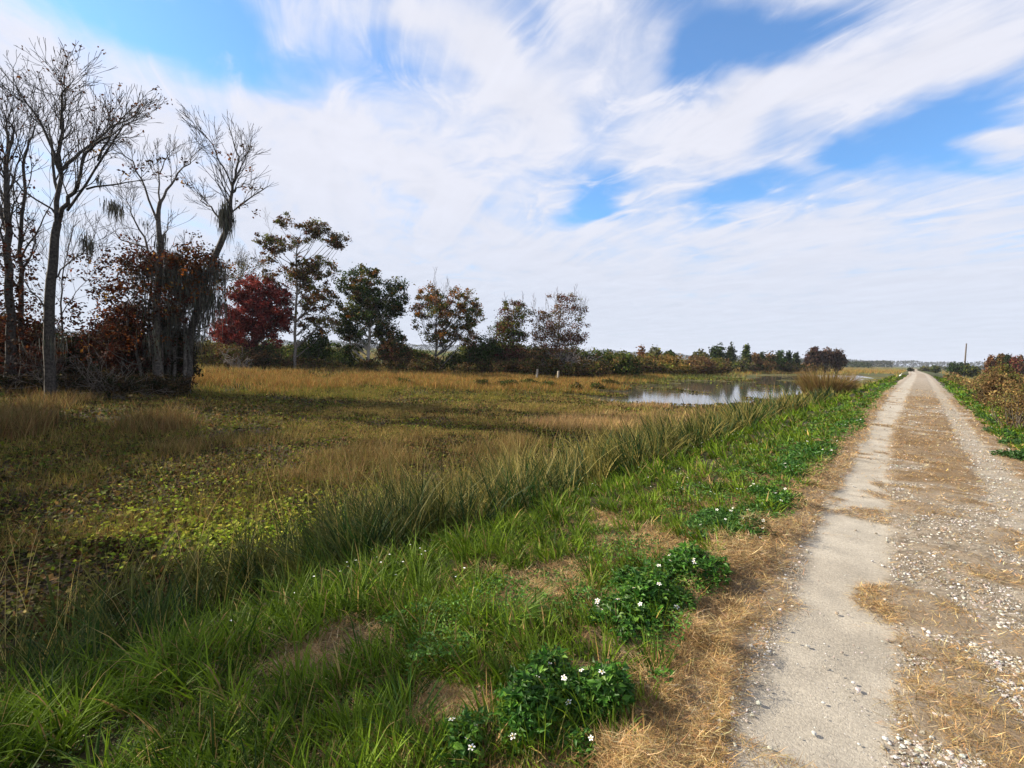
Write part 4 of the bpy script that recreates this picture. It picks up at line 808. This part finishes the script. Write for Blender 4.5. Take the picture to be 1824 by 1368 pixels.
# --- tall reed clump and named tufts on the bank
def tuft(name, label, cat, P0, n, L, w0, cols, wts=None, spread=.12, lean=(.02, .5), bend=(.2, 1.2), stalks=0, sl=1.2, group=None, az0=None, pl=0):
    P0 = np.array(P0, float); o = empty(name, P0, label, cat, group); a = rng.random(n)*6.283; q = np.sqrt(rng.random(n))*spread
    if az0 is not None: a = az0+rng.normal(0, .8, n)
    P = np.stack([P0[0]+np.cos(a)*q, P0[1]+np.sin(a)*q, np.full(n, P0[2]-.02)], 1)
    V, F, c = blades(P, L*rng.uniform(.45, 1.1, n), w0*rng.uniform(.6, 1.4, n), a, rng.uniform(*lean, n), rng.uniform(*bend, n), pal(n, cols, wts), 4)
    mesh('blades', V, F, M_GRASS, c, o)
    if stalks:
        a = rng.random(stalks)*6.283 if az0 is None else az0+rng.normal(0, .5, stalks)
        V, F, c = blades(np.repeat(P0[None], stalks, 0)+rng.normal(0, spread*.4, (stalks, 3))*[1, 1, 0], sl*rng.uniform(.7, 1.1, stalks), w0*.45, a, rng.uniform(.02, .35, stalks), rng.uniform(.0, .35, stalks), pal(stalks, [(.40, .32, .11), (.33, .28, .10)]), 4)
        mesh('stalk', V, F, M_DRY, c, o)
    return o
GG, GY, GD = (.06, .12, .02), (.14, .20, .03), (.30, .24, .08)
rc_ = base_at(1470, 33, MZ)
tuft('reed_clump', 'tallest clump of brown and gold reeds on the bank beside the pond', 'reeds', rc_+[0, 0, .3], 3600, 2.0, .020, [(.24, .15, .05), (.16, .09, .035), (.14, .13, .035), (.34, .23, .08)], None, 1.25, (.0, .45), (.1, 1.3), 60, 2.4)
def bank_z(P): P = np.array(P); P[2] = float(gz(P[0], P[1])); return P
for (lab, a, b, n, L, w0, cols, st_, sl, az0) in [
    ('big green and gold grass tuft with the longest arching seed stalks, mid bank', 700, 985, 190, .75, .011, [GG, GY, GD], 22, 1.45, 2.6),
    ('smaller green grass tuft close right of the big stalked one', 790, 940, 120, .6, .010, [GG, GY, GD], 9, .9, None),
    ('dense upright green tuft where the bank turns towards the pond', 900, 900, 170, .75, .011, [GG, GY, GD], 10, 1.0, None),
    ('grass tuft with three tall upright blades near the lower left', 275, 1090, 60, .62, .014, [GG, GY], 6, 1.2, 1.4),
    ('dark drooping grass tuft at the lower left edge', 110, 1120, 70, .5, .011, [GG, (.04, .07, .015)], 5, .9, 2.4),
    ('grass tuft with curled broad leaves right of the tall upright blades', 520, 1100, 90, .45, .013, [GG, GY], 0, 1, None),
    ('tall green tuft beneath the right end of the pond', 1330, 775, 260, 1.0, .016, [GG, GY, GD], 14, 1.3, None),
    ('leafy green tuft on the bank left of the pond', 1130, 830, 240, .85, .014, [GG, GY], 10, 1.0, None),
    ('reedy tuft with drooping brown tips in front of the pond', 1390, 745, 300, 1.15, .02, [GG, GD, (.24, .17, .06)], 16, 1.5, None)]:
    P0 = gp(a, b, -.55); P0 = bank_z(P0)
    tuft('grass_tuft', lab, 'grass tuft', P0, n, L, w0, cols, None, .11 if n < 200 else .4, stalks=st_, sl=sl, az0=az0, group='tall grass tufts on the bank')
tuft('grass_tuft', 'broad bladed bright tuft sprawling on the verge left of the middle flowering bush', 'grass tuft', bank_z(gp(900, 1090)), 120, .34, .013, [(.07, .15, .02), (.14, .24, .03)], None, .09, (.5, 1.1), (.2, 1.0), az0=0.6)
tuft('grass_tuft', 'broad bladed tuft at the bottom edge left of the nearest flowering bush', 'grass tuft', bank_z(gp(730, 1290)), 70, .22, .010, [(.06, .14, .02), (.13, .23, .03)], None, .08, (.3, 1.0), (.2, 1.0))
# --- flowering bushes
def flower(P, up, s, parent):
    up = unit(up[None])[0]; a = unit(np.cross(up, [.3, .9, .1])[None])[0]; b = np.cross(up, a); V, F, fm = [], [], []
    n = 5; t0 = rng.random()*6
    for i in range(n):
        t = t0+6.283*i/n; d = a*math.cos(t)+b*math.sin(t); e = -a*math.sin(t)+b*math.cos(t); k = len(V)
        V += [P+d*s*.18, P+d*s*.62+e*s*.27+up*s*.05, P+d*s*.98+e*s*.13, P+d*s*.98-e*s*.13, P+d*s*.62-e*s*.27+up*s*.05]; F += [(k, k+1, k+2), (k, k+2, k+3), (k, k+3, k+4)]; fm += [0]*3
    k = len(V); V += [v*s*.22*np.array([1, 1, .7])+P+up*s*.06 for v in ICO]; F += [tuple(k+j for j in f) for f in ICF]; fm += [1]*20
    return mesh('flower', np.array(V), np.array(F), [M_PETAL, M_YELLOW], None, parent, False, fm)
def herb(label, c0, rx, ry, H, nl, ls, fl, fs=.014, cols=None, group='white flowering bushes on the left verge'):
    rx *= 1.22; ry *= 1.22; H *= .88; nl = int(nl*1.35); c0 = bank_z(c0); o = empty('flowering_bush', c0, label, 'bush', group)
    nl = int(nl*1.25); m = nl//4; nlump = 9; la = rng.random(nlump)*6.283; lr = rng.random(nlump)**.6*.78; lr[0] = .1
    lx, ly = np.cos(la)*lr, np.sin(la)*lr; lh = rng.uniform(.5, 1.1, nlump)*(1-.35*lr); lw = rng.uniform(.28, .52, nlump)
    i = rng.integers(0, nlump, m); u = rng.random(m)*6.283; rr_ = rng.random(m)**.5
    h = H*lh[i]*np.sqrt(np.clip(1-rr_**2.2, .02, 1)); hz = h*np.where(rng.random(m) < .75, rng.uniform(.75, 1.15, m), rng.uniform(.15, .8, m))
    x = c0[0]+(lx[i]+np.cos(u)*rr_*lw[i])*rx*1.12; y = c0[1]+(ly[i]+np.sin(u)*rr_*lw[i])*ry*1.12; P = np.stack([x, y, c0[2]+hz+.01], 1)
    out = np.stack([np.cos(u)*rr_, np.sin(u)*rr_, np.full(m, .55)], 1); i = np.repeat(np.arange(m), 4)
    D = out[i]*.5+rng.normal(0, .65, (len(i), 3)); D[:, 2] *= .55; Nn = out[i]*.6+rng.normal(0, .35, (len(i), 3)); Nn[:, 2] += .6
    L = ls*rng.uniform(.55, 1.3, len(i)); cc = pal(m, cols or [(.030, .105, .010), (.060, .165, .014), (.12, .24, .022)], [4, 4, 1.6], .15)[i]*(1+rng.normal(0, .12, (len(i), 1)))
    V, F, c = leaves(P[i]+rng.normal(0, ls*.15, (len(i), 3)), D, Nn, L, L*.45, np.clip(cc, .005, .5)); mesh('foliage', V, F, M_HERB, c, o)
    w = Wood()
    for j in rng.integers(0, m, 30): w.seg(np.array([c0[0]+(x[j]-c0[0])*.4, c0[1]+(y[j]-c0[1])*.4, c0[2]-.01]), P[j], .0022, .0013)
    pts = []
    for _ in range(fl):
        j = rng.integers(m); q = P[j]+np.array([0, 0, rng.uniform(.02, .06)]); pts.append(q); w.seg(P[j]-[0, 0, .05], q, .001, .0008)
    w.build('stem', o, np.array([.05, .09, .02]), 3)
    for q in pts: flower(q, np.array([rng.normal(-.2, .35), rng.normal(-.2, .35), 1.0]), fs*rng.uniform(.8, 1.15), o)
    return o
herb('nearest and darkest flowering bush, bottom centre, about a dozen white flowers', gp(1005, 1265), .20, .30, .25, 2600, .040, 15, .0145)
herb('middle flowering bush beside the straw, with a cluster of white flowers on top', gp(1135, 1082), .22, .30, .25, 2400, .042, 13, .016)
herb('flowering bush directly behind the middle one, touching it', gp(1228, 1020), .22, .32, .24, 2200, .042, 8, .016)
herb('low wide flowering patch further up the verge', gp(1310, 945), .34, .55, .13, 2600, .038, 18, .016, [(.04, .12, .016), (.07, .17, .025)])
herb('small green mound at the straw edge beyond the low wide patch', gp(1378, 893), .24, .40, .16, 1500, .04, 6, .017)
herb('small leafy plant with three white flowers at the bottom edge', gp(835, 1345), .10, .13, .13, 420, .04, 4, .0145)
herb('tiny green plant below the nearest flowering bush', gp(1035, 1338), .07, .10, .09, 260, .036, 1, .012)
herb('leafy flowering patch in the dark foot of the bank below the big stalked tuft', gp(660, 1030, -.3), .45, .35, .22, 1900, .04, 22, .015, [(.03, .07, .014), (.05, .10, .018)])
for lab, a, b, rx, ry, H, n, f_ in [('bright green mound on the left verge, second ahead of the pale reeds', 1450, 812, .28, 1.2, .10, 1500, 8), ('long bright green mound where the verge narrows', 1512, 757, .25, 2.0, .10, 1500, 8), ('dark green flowering mound between the verge mounds', 1410, 838, .22, .6, .08, 800, 8)]:
    herb(lab, gp(a, b), rx, ry, H, n, .07, f_, .022, [(.035, .12, .014), (.06, .17, .02)])
for lab, a, b, rx, ry, H, n, f_ in [('nearest dark green weed patch at the right road edge', 1808, 815, .22, .45, .13, 800, 3), ('dark green weed patch behind the nearest one at the right road edge', 1812, 792, .3, .6, .13, 800, 3), ('small dark weed patch third from the right frame edge', 1775, 772, .3, .7, .14, 800, 2), ('long dark weed patch along the right road edge', 1755, 748, .25, 1.2, .15, 900, 2)]:
    herb(lab, gp(a, b), rx, ry, H, n, .06, f_, .018, [(.03, .085, .014), (.05, .12, .02)], group='dark weed patches on the right road edge')
# tiny scattered blossoms over the verge
x, y, r = polar(1500, 3.2, 40, 1.6, 0, 75); eL = edgeL(y); k = (x < eL-.1) & (x > -3.7) & (fbm(x, y, 1.2, 3, 151) > .52); x, y, r = x[k], y[k], r[k]; n = len(x); print('blossoms', n)
P = np.stack([x, y, gz(x, y)+rng.uniform(.12, .26, n)], 1); s_ = rng.uniform(.007, .012, n)*np.maximum(1, r/6)**.7
i = np.repeat(np.arange(n), 5); t5 = np.tile(np.arange(5)*1.2566, n)+rng.random(n)[i]*6
Dd = np.stack([np.cos(t5), np.sin(t5), np.full(len(i), .12)], 1); V, F, c = leaves(P[i], Dd, np.tile([[0, 0, 1.]], (len(i), 1)), s_[i], s_[i]*.6, np.full((len(i), 3), .8), .05)
tag(mesh('wildflowers', V, F, M_PETAL, c), kind='stuff')
# --- posts, pole, egret
def post(label, a, b, top, rr_):
    P = gp(a, b, MZ); D = float((P-EYE)@FH); H = (pt(a, top, D)-P)[2]; w = Wood(); T = P+[0.02, .01, H]
    k = 10; V = []; 
    for t, q in ((0, 1.05), (.35, 1.0), (.7, .97), (.985, .95), (1, .8)):
        for j in range(k):
            an = 6.283*j/k; V.append(P*(1-t)+T*t+np.array([math.cos(an), math.sin(an), 0])*rr_*q*rng.uniform(.93, 1.05)-[0, 0, .3*(t == 0)])
    F = [(l*k+j, l*k+(j+1) % k, (l+1)*k+(j+1) % k, (l+1)*k+j) for l in range(4) for j in range(k)]; V.append(T+[0, 0, .01]); n = len(V)-1
    return tag(mesh('fence_post', np.array(V), [np.array(F), np.array([(4*k+j, 4*k+(j+1) % k, n) for j in range(k)])], M_POST), label, 'post', 'old wooden fence posts')
post('weathered grey fence post standing alone, leftmost of the three', 956, 677, 657.5, .10); post('fence post in the middle of the three, pale and bare topped', 993.5, 678, 661, .10); post('short thin fence post, rightmost of the three', 1001.5, 675, 662, .07)
Pb = base_at(1716.7, 125, -.6); Tp = pt(1721.5, 612, 125)
V, F, c = tubes([Pb, (Pb+Tp)/2], [(Pb+Tp)/2, Tp], [.20, .17], [.17, .13], DK, 10)
tag(mesh('utility_pole', V, F, M_POLE, c, None, True), 'tall slightly leaning wooden pole without wires beyond the right verge', 'pole')
# white egret on the verge
E0 = base_at(1603, 70, 0); E0[2] = float(gz(E0[0], E0[1])); o = empty('egret', E0, 'small white wading bird standing on the far green verge', 'bird'); S = 1.0
body = [(0, 0, .26, .03), (.04, 0, .29, .075), (.12, 0, .32, .10), (.20, 0, .37, .075), (.235, 0, .44, .035), (.22, 0, .52, .024), (.245, 0, .59, .022), (.28, 0, .62, .032), (.31, 0, .625, .02)]
V = [np.array([a-.12+0, 0, b])+np.array([0, math.cos(6.283*j/8), 0])*q+np.array([-.35 if i > 2 else .0, 0, 1])*math.sin(6.283*j/8)*q for i, (a, _, b, q) in enumerate(body) for j in range(8)]
F = [(i*8+j, i*8+(j+1) % 8, i*8+8+(j+1) % 8, i*8+8+j) for i in range(8) for j in range(8)]; mesh('body', np.array(V)+E0, [np.array(F), np.array([[7, 6, 5, 4, 3, 2, 1, 0], list(range(64, 72))])], M_FEATHER, None, o, True)
V, F, c = tubes(np.array([[.19, 0, .623]])+E0, np.array([[.29, 0, .61]])+E0, [.012], [.003], DK, 6); mesh('beak', V, F, M_BEAK, c, o, True)
for s_ in (-.03, .03):
    V, F, c = tubes(np.array([[-.02, s_, .26], [.0, s_, .13]])+E0, np.array([[.0, s_, .13], [-.01, s_, -.02]])+E0, [.010, .008], [.008, .007], DK, 6); mesh('leg', V, F, M_LEG, c, o, True)
# --- trees left of the view that shade the near marsh
def shadetree(label, x, y, top, rad_):
    B = np.array([x, y, MZ]); o = empty('leafy_tree', B, label, 'tree', 'trees at the left end of the tree line'); w = Wood(); H = top-MZ
    w.line([B, B+[.1, .1, H*.35], B+[0, .2, H*.6]], .16, .08, .03); m = int(60*rad_*rad_/4); v = unit(rng.normal(size=(m, 3)))*(rng.random((m, 1))**.4)
    q = B+np.array([0, 0, H*.62])+v*np.array([rad_, rad_, H*.38])
    for j in range(m): w.seg(B+[0, .1, H*rng.uniform(.2, .6)], q[j], .03, .008)
    w.build('trunk', o, DK); V, F, c = leafcloud(q, np.full(m, .5), 60, .24, [GRN, BRN, (.14, .04, .02)]); mesh('crown', V, F, M_LEAF, c, o)
shadetree('broad leafy tree further left along the marsh edge', -22, -4.6, 6.4, 3.0); shadetree('narrow leafy tree on the left along the marsh edge', -17.9, -4.5, 9.3, 1.3); shadetree('taller leafy tree further left along the marsh edge', -25.5, -1.6, 7.6, 2.6); shadetree('leafy tree nearest on the left along the marsh edge', -16.2, -7.2, 9.6, 2.6); shadetree('rearmost leafy tree along the marsh edge', -20, -11, 8.5, 3.2)
# --- far woods along the horizon
bag = Bag()
for (h0, h1, dist, H, n, cols) in ((-12, 100, 1500, 15, 26000, [(.045, .055, .04), (.06, .065, .045)]), (2, 12, 700, 7, 3500, [(.04, .05, .03), (.06, .06, .035)]), (3.5, 8, 420, 4.0, 1200, [(.04, .05, .025), DG]), (-14, -1, 520, 4.0, 3000, [(.05, .06, .03), (.07, .07, .03)])):
    a = R(h0)+rng.random(n)*R(h1-h0); d_ = dist*(1+rng.uniform(-.05, .05, n)); top = H*(.55+.8*fbm(np.degrees(a)*1.0, a*0, 1.3, 4, int(dist)))
    P = np.stack([-np.sin(a)*d_, np.cos(a)*d_, MZ+rng.random(n)**.7*top], 1); V, F, c = chips(P, dist*.0026*rng.uniform(.6, 1.3, n), pal(n, cols, None, .15), .2, .8); bag.add(V, F, c)
tag(bag.build('distant_woods', M_LEAF), kind='stuff')
# --- air
HB = [(-1700, -100, -2.2), (300, -100, -2.2), (300, 1750, -2.2), (-1700, 1750, -2.2), (-1700, -100, 26), (300, -100, 26), (300, 1750, 26), (-1700, 1750, 26)]
if 1:
    m, t = mat('air'); pv = N(t.n, 'ShaderNodeVolumePrincipled'); pv.inputs['Color'].default_value = (.75, .83, 1, 1); pv.inputs['Density'].default_value = .00016; o_ = N(t.n, 'ShaderNodeOutputMaterial'); t.l.new(pv.outputs[0], o_.inputs['Volume'])
    tag(mesh('haze', np.array(HB, float), np.array([[0, 3, 2, 1], [4, 5, 6, 7], [0, 1, 5, 4], [1, 2, 6, 5], [2, 3, 7, 6], [3, 0, 4, 7]]), m), kind='stuff')
print('all', round(time.time()-T0, 1))
